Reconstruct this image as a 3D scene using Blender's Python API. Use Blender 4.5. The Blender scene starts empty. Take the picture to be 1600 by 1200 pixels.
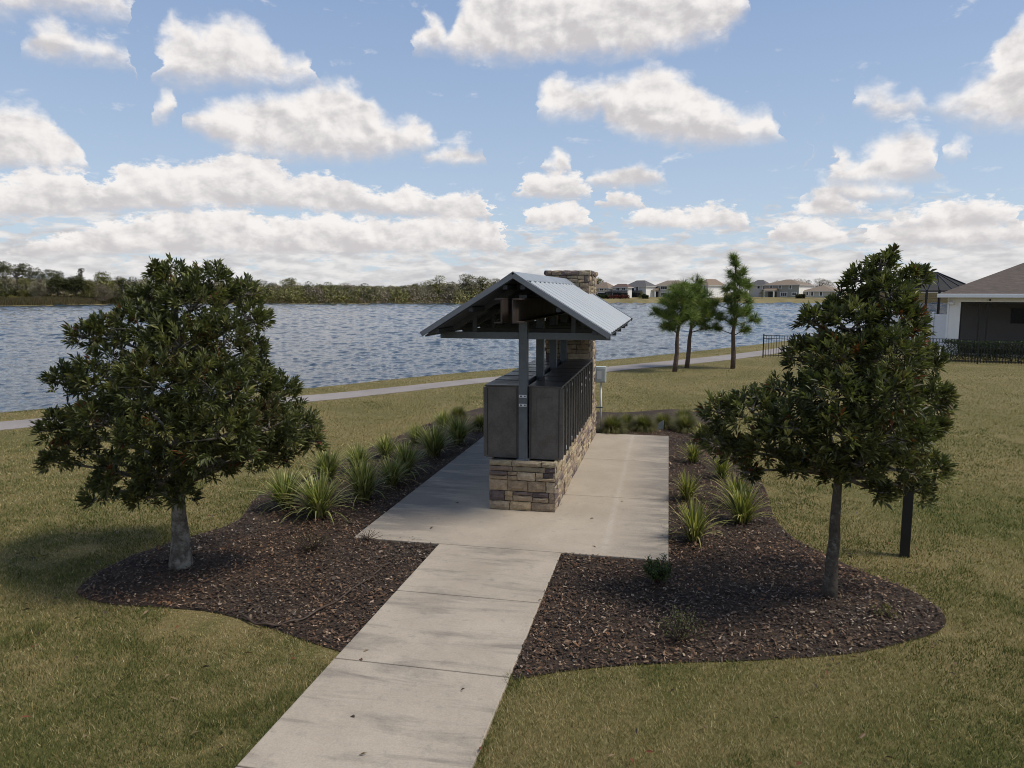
import bpy, math, random
import numpy as np
from mathutils import Vector, Matrix, noise as mnoise

random.seed(7); rng = np.random.default_rng(7)
C = bpy.context.scene.collection
R = math.radians

# ------------------------------------------------------------------ camera
F, EYE, TILT = 1145.0, 3.2, math.atan(143/1145)          # focal length in photo pixels, eye height, pitch
cam = bpy.data.cameras.new('camera'); cam.sensor_width = 36; cam.lens = 36*F/1600
cam.clip_end = 6000; cam.clip_start = .05
camo = bpy.data.objects.new('camera', cam); C.objects.link(camo)
camo.location = (0, 0, EYE); camo.rotation_euler = (math.pi/2 - TILT, 0, 0)
bpy.context.scene.camera = camo

def ray(px, py):
    x = (px-800)/F; y = -(py-600)/F
    return (x, math.cos(TILT)+y*math.sin(TILT), -math.sin(TILT)+y*math.cos(TILT))
def at(px, py, z=0.0):                                    # point of height z seen at photo pixel
    d = ray(px, py); k = (z-EYE)/d[2]; return (d[0]*k, d[1]*k)
def dep(px, py, Y):                                       # point at forward distance Y
    d = ray(px, py); k = Y/d[1]; return Vector((d[0]*k, Y, EYE+d[2]*k))

# ------------------------------------------------------------------ light, sky
SUN_EL, SUN_AZ = 57.0, 104.0                              # azimuth clockwise from +Y
scene = bpy.context.scene
scene.view_settings.view_transform = 'Standard'; scene.view_settings.look = 'None'
scene.cycles.filter_width = 1.0
scene.view_settings.gamma = 1; scene.view_settings.exposure = 0.62
sl = bpy.data.lights.new('sun', 'SUN'); sl.energy = 2.35; sl.angle = R(15); sl.color = (1, .93, .82)
so = bpy.data.objects.new('sun', sl); C.objects.link(so)
sd = Vector((math.sin(R(SUN_AZ))*math.cos(R(SUN_EL)), math.cos(R(SUN_AZ))*math.cos(R(SUN_EL)), math.sin(R(SUN_EL))))
so.rotation_euler = sd.to_track_quat('Z', 'Y').to_euler()

world = bpy.data.worlds.new('World'); scene.world = world; world.use_nodes = True
class NT:
    """small helper for writing node graphs"""
    def __init__(s, tree): s.t = tree; tree.nodes.clear()
    def n(s, typ, **kw):
        nd = s.t.nodes.new(typ)
        for k, v in kw.items(): setattr(nd, k, v)
        return nd
    def put(s, sock, v):
        if isinstance(v, bpy.types.NodeSocket): s.t.links.new(v, sock)
        elif v is not None: sock.default_value = v
    def m(s, op, a, b=None, c=None, clamp=False):
        nd = s.n('ShaderNodeMath', operation=op, use_clamp=clamp)
        for i, v in enumerate((a, b, c)):
            if v is not None: s.put(nd.inputs[i], v)
        return nd.outputs[0]
    def vm(s, op, a, b=None):
        nd = s.n('ShaderNodeVectorMath', operation=op); s.put(nd.inputs[0], a)
        if b is not None: s.put(nd.inputs[1], b)
        return nd.outputs[0]
    def xyz(s, x, y, z):
        nd = s.n('ShaderNodeCombineXYZ')
        for i, v in enumerate((x, y, z)): s.put(nd.inputs[i], v)
        return nd.outputs[0]
    def sep(s, v):
        nd = s.n('ShaderNodeSeparateXYZ'); s.put(nd.inputs[0], v); return nd.outputs
    def noise(s, vec, scale, detail=4, rough=.55, dist=0, out=0):
        nd = s.n('ShaderNodeTexNoise'); s.put(nd.inputs['Vector'], vec)
        nd.inputs['Scale'].default_value = scale; nd.inputs['Detail'].default_value = detail
        nd.inputs['Roughness'].default_value = rough; nd.inputs['Distortion'].default_value = dist
        return nd.outputs[out]
    def rng(s, v, a, b, c=0., d=1., smooth=False):
        nd = s.n('ShaderNodeMapRange'); nd.interpolation_type = 'SMOOTHSTEP' if smooth else 'LINEAR'
        for i, q in enumerate((v, a, b, c, d)): s.put(nd.inputs[i], q)
        return nd.outputs[0]
    def mix(s, f, a, b, mode='MIX'):
        nd = s.n('ShaderNodeMix', data_type='RGBA', blend_type=mode)
        s.put(nd.inputs[0], f)
        for i, v in ((6, a), (7, b)):
            s.put(nd.inputs[i], (*v, 1) if isinstance(v, tuple) and len(v) == 3 else v)
        return nd.outputs[2]
    def ramp(s, f, stops):
        nd = s.n('ShaderNodeValToRGB'); s.put(nd.inputs[0], f); el = nd.color_ramp.elements
        while len(el) < len(stops): el.new(.5)
        for e, (p, c) in zip(el, stops): e.position = p; e.color = (*c, 1)
        return nd.outputs[0]
    def attr(s, name='Col'):
        return s.n('ShaderNodeAttribute', attribute_name=name).outputs[0]
    def coord(s, which='Object'):
        return s.n('ShaderNodeTexCoord').outputs[which]
    def bump(s, h, strength=.5, dist=.01):
        nd = s.n('ShaderNodeBump'); s.put(nd.inputs['Height'], h)
        nd.inputs['Strength'].default_value = strength; nd.inputs['Distance'].default_value = dist
        return nd.outputs[0]

def build_sky():
    g = NT(world.node_tree)
    d = g.sep(g.coord('Generated'))
    hyp = g.m('SQRT', g.m('ADD', g.m('MULTIPLY', d[0], d[0]), g.m('MULTIPLY', d[1], d[1])))
    az = g.m('MULTIPLY', g.m('ARCTAN2', d[0], d[1]), 180/math.pi)
    el = g.m('MULTIPLY', g.m('ARCTAN2', d[2], hyp), 180/math.pi)
    sky = g.n('ShaderNodeTexSky', sky_type='NISHITA', sun_disc=False, sun_elevation=R(SUN_EL), sun_rotation=R(SUN_AZ),
              air_density=1.0, dust_density=.6, ozone_density=2.0)
    k = .115
    bg = g.n('ShaderNodeBackground'); bg.inputs['Strength'].default_value = k
    # rolling edges: warp azimuth and elevation with fractal noise
    p = g.xyz(az, g.m('MULTIPLY', el, 1.35), 0.)
    w1 = g.noise(p, .28, 5, .55, .15, out=1); ws = g.sep(w1)
    fine = g.noise(p, .85, 5, .6, .2)
    lump = g.noise(p, .33, 5, .55, .2)
    sunward = g.noise(g.vm('ADD', p, (.55, .75, 0.)), .33, 5, .55, .2)
    relief = g.m('MULTIPLY', g.m('SUBTRACT', lump, sunward), 2.2)
    pf = g.xyz(az, g.m('MULTIPLY', el, 1.9), 7.)
    w2 = g.sep(g.noise(pf, .75, 5, .6, .2, out=1)); fine2 = g.noise(pf, 2.2, 5, .62, .2)
    pg = g.xyz(az, g.m('MULTIPLY', el, 1.25), 7.); lump2 = g.noise(pg, .42, 4, .5, .2); sunward2 = g.noise(g.vm('ADD', pg, (.4, .6, 0.)), .42, 4, .5, .2)
    relief2 = g.m('MULTIPLY', g.m('SUBTRACT', lump2, sunward2), 1.9)
    azw = g.m('ADD', az, g.m('MULTIPLY', g.m('SUBTRACT', ws[0], .5), 4.2))
    elw = g.m('ADD', el, g.m('MULTIPLY', g.m('SUBTRACT', ws[1], .5), 2.6))
    elb = g.m('ADD', el, g.m('MULTIPLY', g.m('SUBTRACT', ws[2], .5), 1.0))    # flatter bottoms
    azw2 = g.m('ADD', az, g.m('MULTIPLY', g.m('SUBTRACT', w2[0], .5), 3.0))
    elw2 = g.m('ADD', el, g.m('MULTIPLY', g.m('SUBTRACT', w2[1], .5), 2.3)); elb2 = g.m('ADD', el, g.m('MULTIPLY', g.m('SUBTRACT', w2[2], .5), .7))
    t1 = g.m('DIVIDE', g.m('PINGPONG', g.m('ADD', azw, 40.), 80.), 80.); t2 = g.m('DIVIDE', g.m('PINGPONG', g.m('ADD', azw2, 40.), 80.), 80.)
    def curve(pts, t):
        nd = g.n('ShaderNodeFloatCurve'); c = nd.mapping.curves[0]
        pts = sorted(pts)
        c.points[0].location = (0, pts[0][1]); c.points[1].location = (1, pts[-1][1])
        for x, y in pts:
            q = c.points.new(x, y)
        for q in c.points: q.handle_type = 'VECTOR'
        nd.mapping.update(); g.put(nd.inputs['Value'], t)
        return g.m('MULTIPLY', nd.outputs[0], 40.)
    def ae(px, py):
        v = ray(px, py)
        return ((math.degrees(math.atan2(v[0], v[1]))+40)/80, math.degrees(math.atan2(v[2], math.hypot(v[0], v[1])))/40)
    # each cloud: (top outline, bottom outline) in degrees of the sky, written down from the photograph
    rows = [
     [([(0,395),(150,352),(300,325),(360,322),(420,345),(520,335),(600,345),(700,335),(790,350)], [(0,398),(400,395),(790,392)]),
      ([(815,345),(840,322),(880,318),(915,325),(925,345)], [(815,352),(870,356),(925,354)]),
      ([(972,345),(1020,322),(1070,328),(1110,316),(1150,330),(1180,352)], [(972,352),(1080,360),(1180,358)]),
      ([(1190,372),(1215,348),(1250,340),(1300,352),(1340,378)], [(1190,378),(1260,382),(1340,382)]),
      ([(1352,350),(1400,345),(1460,352),(1540,345),(1600,350),(1640,350)], [(1352,380),(1480,386),(1640,384)])],
     [([(-90,300),(-20,290),(60,262),(130,266),(150,296),(185,256),(260,262),(330,250),(380,236),(430,248),(455,278),(520,270),(560,292),(600,302),(640,288),(680,312),(720,298),(752,302),(772,335)],
       [(-90,345),(60,340),(200,330),(400,325),(560,335),(700,345),(772,345)]),
      ([(803,300),(825,276),(870,270),(905,275),(925,305)], [(803,308),(870,314),(925,310)]),
      ([(938,320),(955,302),(990,298),(1012,322)], [(938,325),(975,328),(1012,326)]),
      ([(1225,335),(1260,318),(1290,295),(1320,312),(1362,330)], [(1225,338),(1300,342),(1362,336)]),
      ([(1372,352),(1420,330),(1470,318),(1520,312),(1560,310),(1595,335)], [(1372,358),(1480,362),(1595,355)])],
     [([(-60,178),(0,171),(60,174),(100,196),(135,248)], [(-60,268),(60,266),(135,262)]),
      ([(655,246),(690,232),(715,222),(735,236),(762,244)], [(655,250),(710,258),(762,252)]),
      ([(843,262),(865,238),(885,240),(902,262)], [(843,270),(872,275),(902,270)]),
      ([(928,280),(955,258),(990,252),(1015,258),(1042,284)], [(928,290),(985,296),(1042,290)]),
      ([(1265,292),(1300,284),(1345,286),(1420,308)], [(1265,312),(1340,316),(1420,316)]),
      ([(1488,238),(1510,226),(1532,240)], [(1488,244),(1510,248),(1532,244)])],
     [([(22,68),(60,40),(110,32),(140,60),(175,72),(205,88)], [(22,76),(80,98),(140,98),(205,104)]),
      ([(234,176),(262,152),(282,160)], [(234,190),(262,193),(282,178)]),
      ([(298,186),(340,168),(380,164),(420,148),(460,152),(490,134),(530,127),(560,148),(590,178),(620,198),(650,184),(672,206),(684,226)],
       [(298,200),(340,224),(380,246),(500,252),(600,250),(684,232)]),
      ([(836,168),(880,122),(900,140),(950,125),(1000,107),(1035,104),(1080,128),(1120,158),(1150,184),(1200,178),(1218,212)],
       [(836,178),(880,192),(940,178),(960,206),(1000,222),(1100,232),(1218,222)]),
      ([(1234,164),(1255,146),(1284,156)], [(1234,172),(1255,176),(1284,170)]),
      ([(1252,262),(1272,244),(1300,240),(1325,266),(1340,250),(1380,214),(1420,206),(1462,214),(1482,252)], [(1252,280),(1300,292),(1400,290),(1482,276)])],
     [([(-80,-80),(60,-90),(150,-80),(180,-14),(198,18)], [(-80,36),(60,28),(120,24),(198,34)]),
      ([(236,100),(258,50),(285,29),(310,56),(340,34),(380,37),(420,60),(442,90),(480,92),(490,122)], [(236,126),(300,137),(400,137),(490,132)]),
      ([(648,74),(668,28),(690,62),(720,0),(780,-70),(950,-90),(1100,-70),(1150,-30),(1170,8)],
       [(648,84),(690,86),(720,96),(800,102),(900,97),(1000,91),(1060,82),(1120,62),(1170,18)]),
      ([(1338,150),(1370,138),(1400,152),(1432,138),(1452,166),(1500,140),(1550,108),(1572,60),(1600,20),(1680,0)],
       [(1338,160),(1390,192),(1440,174),(1500,190),(1550,206),(1680,204)])],
    ]
    # hazy broken layer towards the horizon and scattered clouds overhead: a real flat layer seen in perspective
    zc = g.m('MAXIMUM', d[2], .004)
    flat = g.xyz(g.m('DIVIDE', d[0], zc), g.m('DIVIDE', d[1], zc), 0.)
    lowp = g.xyz(az, g.m('MULTIPLY', el, 3.4), 3.)
    ln = g.noise(lowp, .42, 7, .62, .3)
    lowmask = g.m('MULTIPLY', g.rng(g.m('ADD', ln, g.rng(el, 0., 7., .22, -.12)), .45, .60, 0., 1., True), g.rng(el, 5.0, 8.0, 1., 0., True))
    lowlit = g.noise(lowp, .55, 4, .5, .2)
    hi = g.noise(flat, .55, 6, .58, .3)
    himask = g.m('MULTIPLY', g.rng(hi, .55, .66, 0., 1., True), g.rng(el, 23., 29., 0., 1., True))
    K = 1/k
    def col(r, gg, b): return (r*K, gg*K, b*K, 1)
    GREY, WHITE = col(.40, .382, .388), col(.61, .588, .572)
    skc = sky.outputs[0]
    blue = g.mix(g.rng(el, 0., 26., 1., 0.), g.mix(1., skc, (.86, .84, .90), 'MULTIPLY'), col(.31, .375, .455))
    blue = g.mix(.82, skc, g.mix(g.rng(el, 0., 24.), col(.335, .40, .475), col(.15, .222, .37)))
    c = g.mix(g.m('MULTIPLY', himask, .95), blue, g.mix(g.rng(hi, .55, .75), WHITE, GREY))
    c = g.mix(g.m('MULTIPLY', lowmask, .9), c, g.mix(g.rng(lowlit, .30, .70, 0., 1., True), col(.37, .36, .368), col(.55, .535, .525)))
    for ri, row in enumerate(rows):
        tp, bp = [], []
        last = None
        for top, bot in sorted(row, key=lambda q: q[0][0][0]):
            T = [ae(*q) for q in top]; B = [ae(*q) for q in bot]
            if last is not None:
                tp += [(last[0]+.0035, last[1]-.09), (T[0][0]-.0035, B[0][1]-.09)]
            else: tp += [(T[0][0]-.0035, B[0][1]-.09)]
            tp += T; bp += B; last = (T[-1][0], B[-1][1])
        tp.append((last[0]+.0035, last[1]-.09))
        tp = [(min(max(x, 0.001), .999), y) for x, y in tp]; bp = [(min(max(x, 0.001), .999), y) for x, y in bp]
        low = ri < 2; fn_, el1, el2, rl = (fine2, elw2, elb2, relief2) if low else (fine, elw, elb, relief)
        t = t2 if low else t1
        top, bot = curve(tp, t), curve(bp, t)
        dt = g.m('SUBTRACT', top, el1); db = g.m('SUBTRACT', el2, bot); k1 = .6 if low else 1.
        inside = g.m('MINIMUM', g.m('ADD', g.m('ADD', dt, (.15, .2, .45, .6, .7)[ri]), g.m('MULTIPLY', g.m('SUBTRACT', fn_, .5), 1.05*k1)),
                     g.m('ADD', g.m('MULTIPLY', g.m('ADD', db, (.1, .1, .3, .4, .4)[ri]), .8), g.m('MULTIPLY', g.m('SUBTRACT', fn_, .5), 1.1*k1)))
        soft = (.4, .5, .85, 1.2, 1.4)[ri]
        mask = g.rng(inside, -.1, soft, 0., .97, True)
        h = g.m('DIVIDE', db, g.m('MAXIMUM', g.m('SUBTRACT', top, bot), .8))
        lit = g.m('ADD', g.m('ADD', g.m('MULTIPLY', h, .72), rl), g.m('MULTIPLY', g.m('SUBTRACT', fn_, .5), .4))
        c = g.mix(mask, c, g.mix(g.rng(lit, -.12, .8, 0., 1., True), GREY, WHITE))
    wn = g.noise(g.xyz(az, g.m('MULTIPLY', el, 2.2), 11.), .30, 6, .6, .3)
    c = g.mix(g.m('MULTIPLY', g.rng(wn, .60, .78, 0., .55, True), g.rng(el, 1., 4.)), c, WHITE)
    # below the horizon: dull ground colour
    c = g.mix(g.rng(el, -.6, -.1), col(.12, .12, .10), c)
    g.put(bg.inputs['Color'], c)
    out = g.n('ShaderNodeOutputWorld'); g.t.links.new(bg.outputs[0], out.inputs[0])
build_sky()

# ------------------------------------------------------------------ materials
def material(name, fn):
    m = bpy.data.materials.new(name); m.use_nodes = True
    g = NT(m.node_tree); out = g.n('ShaderNodeOutputMaterial')
    s = fn(g); g.t.links.new(s, out.inputs[0]); return m
def pbsdf(g, color, rough=.6, normal=None, metal=0., spec=.5, **kw):
    b = g.n('ShaderNodeBsdfPrincipled')
    g.put(b.inputs['Base Color'], (*color, 1) if isinstance(color, tuple) and len(color) == 3 else color)
    g.put(b.inputs['Roughness'], rough); g.put(b.inputs['Metallic'], metal); g.put(b.inputs['Specular IOR Level'], spec)
    if normal is not None: g.put(b.inputs['Normal'], normal)
    return b.outputs[0]
def paint(name, color, rough=.5, var=.12, scale=6, metal=0., spec=.4, bump=0.):
    def fn(g):
        co = g.coord(); n = g.noise(co, scale, 6, .65); n2 = g.noise(co, scale*9, 3)
        k = g.m('ADD', g.m('MULTIPLY', n, .7), g.m('MULTIPLY', n2, .3))
        v = g.rng(k, .25, .75, 1-var*1.6, 1+var)
        c = g.mix(1., color, g.xyz(v, v, v), 'MULTIPLY')
        return pbsdf(g, c, g.rng(n, .3, .7, rough-.08, rough+.1), g.bump(n2, bump, .004) if bump else None, metal, spec)
    return material(name, fn)
M = {}
M['galv'] = paint('galvanised_steel', (.115, .135, .155), .42, .22, 5, .35)
M['truss'] = paint('dark_truss_paint', (.052, .060, .070), .55, .2, 4)
M['rust'] = paint('brown_steel', (.058, .044, .039), .5, .35, 6, .3)
M['bronze'] = paint('bronze_powder_coat', (.118, .112, .106), .42, .35, 4, .25)
M['bronze_top'] = paint('bronze_weathered_top', (.095, .088, .085), .36, .45, 3, .25)
M['bronze_door'] = paint('bronze_door', (.042, .039, .037), .45, .3, 3, .3)
M['trim'] = paint('grey_trim', (.20, .215, .235), .45, .15, 5, .4)
M['black'] = paint('black_metal', (.012, .012, .013), .45, .2)
M['label'] = paint('white_label', (.62, .64, .66), .5, .05)
M['ink'] = paint('ink', (.03, .03, .035), .6, .05)
M['chrome'] = paint('lock_metal', (.45, .45, .44), .3, .1, 8, .8)
M['white'] = paint('white_vinyl', (.78, .78, .78), .4, .04)
M['stucco'] = paint('white_stucco', (.80, .79, .76), .8, .06, 3, bump=.3)
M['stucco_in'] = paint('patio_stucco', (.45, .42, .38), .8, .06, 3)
M['ebox'] = paint('grey_enclosure', (.42, .47, .46), .5, .12)
M['pipe'] = paint('white_pipe', (.62, .62, .58), .5, .15)
M['mortar'] = paint('mortar', (.085, .075, .062), .9, .2, 20)
M['slate'] = paint('slate_rock', (.10, .12, .135), .7, .2, 14)
M['glass'] = paint('dark_window', (.03, .035, .042), .12, .1)
M['tv'] = paint('tv_black', (.01, .01, .011), .2, .05)
M['hose'] = paint('brown_tube', (.055, .036, .024), .6, .2, 8)

def _roof(g):
    co = g.coord(); s = g.sep(co)
    n = g.noise(g.xyz(g.m('MULTIPLY', s[0], .6), g.m('MULTIPLY', s[1], 5.), s[2]), 1.6, 6, .65)
    n2 = g.noise(co, 25, 4)
    c = g.mix(g.rng(n, .3, .7), (.20, .222, .245), (.30, .325, .35))
    c = g.mix(g.rng(n2, .62, .8, 0., .35), c, (.2, .2, .19))
    return pbsdf(g, c, g.rng(n, .3, .7, .5, .62), None, .25, .3)
M['roof'] = material('galvalume_roof', _roof)
def _stone(g):
    co = g.coord(); a = g.attr()
    n = g.noise(co, 14, 7, .7, .4); n2 = g.noise(co, 60, 5, .7)
    k = g.rng(g.m('ADD', g.m('MULTIPLY', n, .65), g.m('MULTIPLY', n2, .35)), .32, .68, .55, 1.35)
    c = g.mix(1., a, g.xyz(k, k, k), 'MULTIPLY')
    return pbsdf(g, c, .85, g.bump(g.m('ADD', n, g.m('MULTIPLY', n2, .4)), .9, .025), 0., .25)
M['stone'] = material('ledge_stone', _stone)
def _conc(g):
    co = g.coord(); s = g.sep(co)
    n = g.noise(co, .9, 7, .65, .3); st = g.noise(g.xyz(g.m('MULTIPLY', s[0], .55), g.m('MULTIPLY', s[1], 2.6), 0.), 1.3, 7, .68, .6)
    gr = g.noise(co, 70, 4, .7); sp = g.noise(co, 9, 5, .7)
    c = g.mix(g.rng(n, .3, .7), (.30, .248, .188), (.415, .352, .275))
    br = g.noise(g.xyz(s[0], g.m('MULTIPLY', s[1], 14.), 4.), 3., 4, .6)
    c = g.mix(g.rng(br, .35, .75, 0., .3), c, (.31, .29, .255))
    c = g.mix(g.rng(sp, .57, .72, 0., .6), c, (.215, .20, .175))
    # mildew along the pad's right edge, darker towards the left edge, broken by noise
    onpad = g.rng(s[1], -1.75, -1.1)
    eL = g.rng(s[0], -1.15, -2.0, 0., 1.); eR = g.rng(s[0], .85, 1.6, 0., 1.)
    edge_dark = g.m('MULTIPLY', g.m('MULTIPLY', g.m('MAXIMUM', eL, eR), onpad), g.rng(st, .33, .58, .0, 1.5))
    c = g.mix(g.m('MINIMUM', g.m('MULTIPLY', edge_dark, .62), .6), c, (.10, .095, .09))
    c = g.mix(g.m('MULTIPLY', g.rng(st, .50, .68, 0., .75), g.m('SUBTRACT', 1., onpad)), c, (.15, .135, .115))
    # drip line under the eave, washed pale
    dl = g.m('MULTIPLY', g.rng(g.m('ABSOLUTE', g.m('SUBTRACT', s[0], .82)), .0, .07, 1., 0., True), g.m('MULTIPLY', onpad, g.rng(gr, .35, .6)))
    c = g.mix(g.m('MULTIPLY', dl, .22), c, (.52, .49, .44))
    k = g.rng(gr, .3, .7, .86, 1.1)
    c = g.mix(1., c, g.xyz(k, k, k), 'MULTIPLY')
    return pbsdf(g, c, .85, g.bump(g.m('ADD', gr, sp), .25, .006), 0., .3)
M['concrete'] = material('brushed_concrete', _conc)
def _walk(g):
    co = g.coord(); n = g.noise(co, .6, 6, .6); gr = g.noise(co, 20, 4, .7)
    c = g.mix(g.rng(n, .3, .7), (.21, .185, .17), (.28, .25, .232))
    k = g.rng(gr, .3, .7, .85, 1.1); c = g.mix(1., c, g.xyz(k, k, k), 'MULTIPLY')
    return pbsdf(g, c, .9, None, 0., .25)
M['walk'] = material('grey_path', _walk)
def _mulchsheet(g):
    co = g.coord(); n = g.noise(co, 2.2, 5, .6); v = g.noise(co, 45, 5, .75, .5)
    c = g.mix(g.rng(n, .35, .65), (.034, .024, .018), (.066, .045, .032))
    c = g.mix(g.rng(v, .55, .75, 0., .7), c, (.085, .057, .04))
    return pbsdf(g, c, .9, g.bump(v, 1., .03), 0., .2)
M['mulch'] = material('bark_mulch', _mulchsheet)
def _chips(g):
    a = g.attr(); co = g.coord(); n = g.noise(co, 60, 3, .6); k = g.rng(n, .3, .7, .7, 1.25)
    return pbsdf(g, g.mix(1., a, g.xyz(k, k, k), 'MULTIPLY'), .75, None, 0., .3)
M['chips'] = material('bark_chips', _chips)
def leafmat(name, rough=.45, trans=.25, spec=.4):
    def fn(g):
        a = g.attr()
        b = pbsdf(g, a, rough, None, 0., spec)
        tr = g.n('ShaderNodeBsdfTranslucent'); g.put(tr.inputs['Color'], g.mix(1., a, (1.1, 1.35, .6), 'MULTIPLY'))
        mx = g.n('ShaderNodeMixShader'); mx.inputs[0].default_value = trans
        g.t.links.new(b, mx.inputs[1]); g.t.links.new(tr.outputs[0], mx.inputs[2])
        return mx.outputs[0]
    return material(name, fn)
M['leaf'] = leafmat('leathery_leaf', .48, .2, .28)
M['strap'] = leafmat('strap_leaf', .65, .3, .15)
M['needle'] = leafmat('pine_needle', .6, .2, .25)
M['grass'] = leafmat('grass_blade', .75, .25, .15)
M['farleaf'] = leafmat('distant_leaf', .8, .15, .1)
def _bark(g):
    co = g.coord(); s = g.sep(co); n = g.noise(co, 16, 7, .7, .6); li = g.noise(co, 7, 6, .7); v = g.noise(g.xyz(s[0], s[1], g.m('MULTIPLY', s[2], 3.)), 12, 4)
    c = g.mix(g.rng(n, .3, .7), (.055, .046, .036), (.17, .15, .125))
    c = g.mix(g.rng(li, .46, .6, 0., .8), c, (.27, .262, .225))
    return pbsdf(g, c, .9, g.bump(g.m('ADD', n, v), .8, .02), 0., .2)
M['bark'] = material('lichen_bark', _bark)
def _dbark(g):
    co = g.coord(); n = g.noise(co, 18, 7, .7, .6); li = g.noise(co, 9, 6, .7)
    c = g.mix(g.rng(n, .3, .7), (.04, .034, .027), (.12, .10, .08))
    return pbsdf(g, g.mix(g.rng(li, .54, .66, 0., .7), c, (.22, .215, .18)), .9, g.bump(n, .8, .02), 0., .2)
M['darkbark'] = material('spotted_bark', _dbark)
def _pbark(g):
    co = g.coord(); n = g.noise(co, 9, 6, .7, .6)
    return pbsdf(g, g.mix(g.rng(n, .3, .7), (.05, .036, .027), (.15, .11, .085)), .9, g.bump(n, .8, .03), 0., .2)
M['pinebark'] = material('pine_bark', _pbark)
def _water(g):
    co = g.coord(); s = g.sep(co)
    p = g.xyz(g.m('MULTIPLY', s[0], .62), s[1], 0.)
    n1 = g.noise(p, 2.2, 5, .6, .6); n2 = g.noise(p, 6.5, 4, .6, .4); big = g.noise(co, .035, 3, .5)
    h = g.m('ADD', g.m('MULTIPLY', n1, 1.), g.m('MULTIPLY', n2, .30))
    c = g.mix(g.rng(big, .35, .65), (.018, .035, .055), (.024, .040, .055))
    sh = pbsdf(g, c, .06, g.bump(h, .8, .06), 0., .36); sh.node.inputs['IOR'].default_value = 1.33; return sh
M['water'] = material('lake_water', _water)
def _ground(g):
    co = g.coord(); s = g.sep(co)
    n = g.noise(co, .35, 6, .65, .4); n2 = g.noise(co, 2.6, 6, .7); n3 = g.noise(co, 30, 5, .75)
    k = g.m('ADD', g.m('ADD', g.m('MULTIPLY', n, .5), g.m('MULTIPLY', n2, .3)), g.m('MULTIPLY', n3, .2))
    tan, grn = (.225, .18, .082), (.105, .108, .034)
    c = g.mix(g.rng(k, .40, .58, 0., 1., True), grn, tan)
    far = g.rng(s[1], 12., 22., 0., .55); c = g.mix(far, c, g.mix(g.rng(k, .34, .66), (.13, .115, .05), (.235, .19, .098)))
    bank = g.rng(s[2], -.08, -.2, 0., 1.); c = g.mix(g.m('MULTIPLY', bank, .8), c, (.06, .05, .035))
    # far shore meadow
    farm = g.rng(s[1], 120., 150.); fn_ = g.noise(g.xyz(s[0], g.m('MULTIPLY', s[1], .25), 0.), .12, 5, .6)
    c = g.mix(farm, c, g.mix(g.rng(fn_, .35, .62), (.15, .125, .052), (.25, .205, .105)))
    v = g.rng(n3, .3, .72, .55, 1.3); c = g.mix(1., c, g.xyz(v, v, v), 'MULTIPLY')
    return pbsdf(g, c, .95, g.bump(n3, .7, .05), 0., .1)
M['ground'] = material('winter_lawn', _ground)
def _shingle(g):
    co = g.coord(); s = g.sep(co); n = g.noise(g.xyz(s[0], s[1], g.m('MULTIPLY', s[2], 8.)), 3, 5, .7); 
    k = g.rng(n, .3, .7, .7, 1.25)
    return pbsdf(g, g.mix(1., g.attr(), g.xyz(k, k, k), 'MULTIPLY'), .9, None, 0., .2)
M['shingle'] = material('asphalt_shingle', _shingle)
def _wallcol(g):
    n = g.noise(g.coord(), 1.2, 4); k = g.rng(n, .3, .7, .93, 1.06)
    return pbsdf(g, g.mix(1., g.attr(), g.xyz(k, k, k), 'MULTIPLY'), .8, None, 0., .2)
M['wall'] = material('painted_wall', _wallcol)
def _screen(g, k=.5):
    d = g.n('ShaderNodeBsdfDiffuse'); d.inputs[0].default_value = (.02, .02, .021, 1)
    t = g.n('ShaderNodeBsdfTransparent'); mx = g.n('ShaderNodeMixShader'); mx.inputs[0].default_value = k
    g.t.links.new(t.outputs[0], mx.inputs[1]); g.t.links.new(d.outputs[0], mx.inputs[2]); return mx.outputs[0]
M['screen'] = material('insect_screen', _screen); M['dense_screen'] = material('roof_insect_screen', lambda g: _screen(g, .72))

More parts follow.
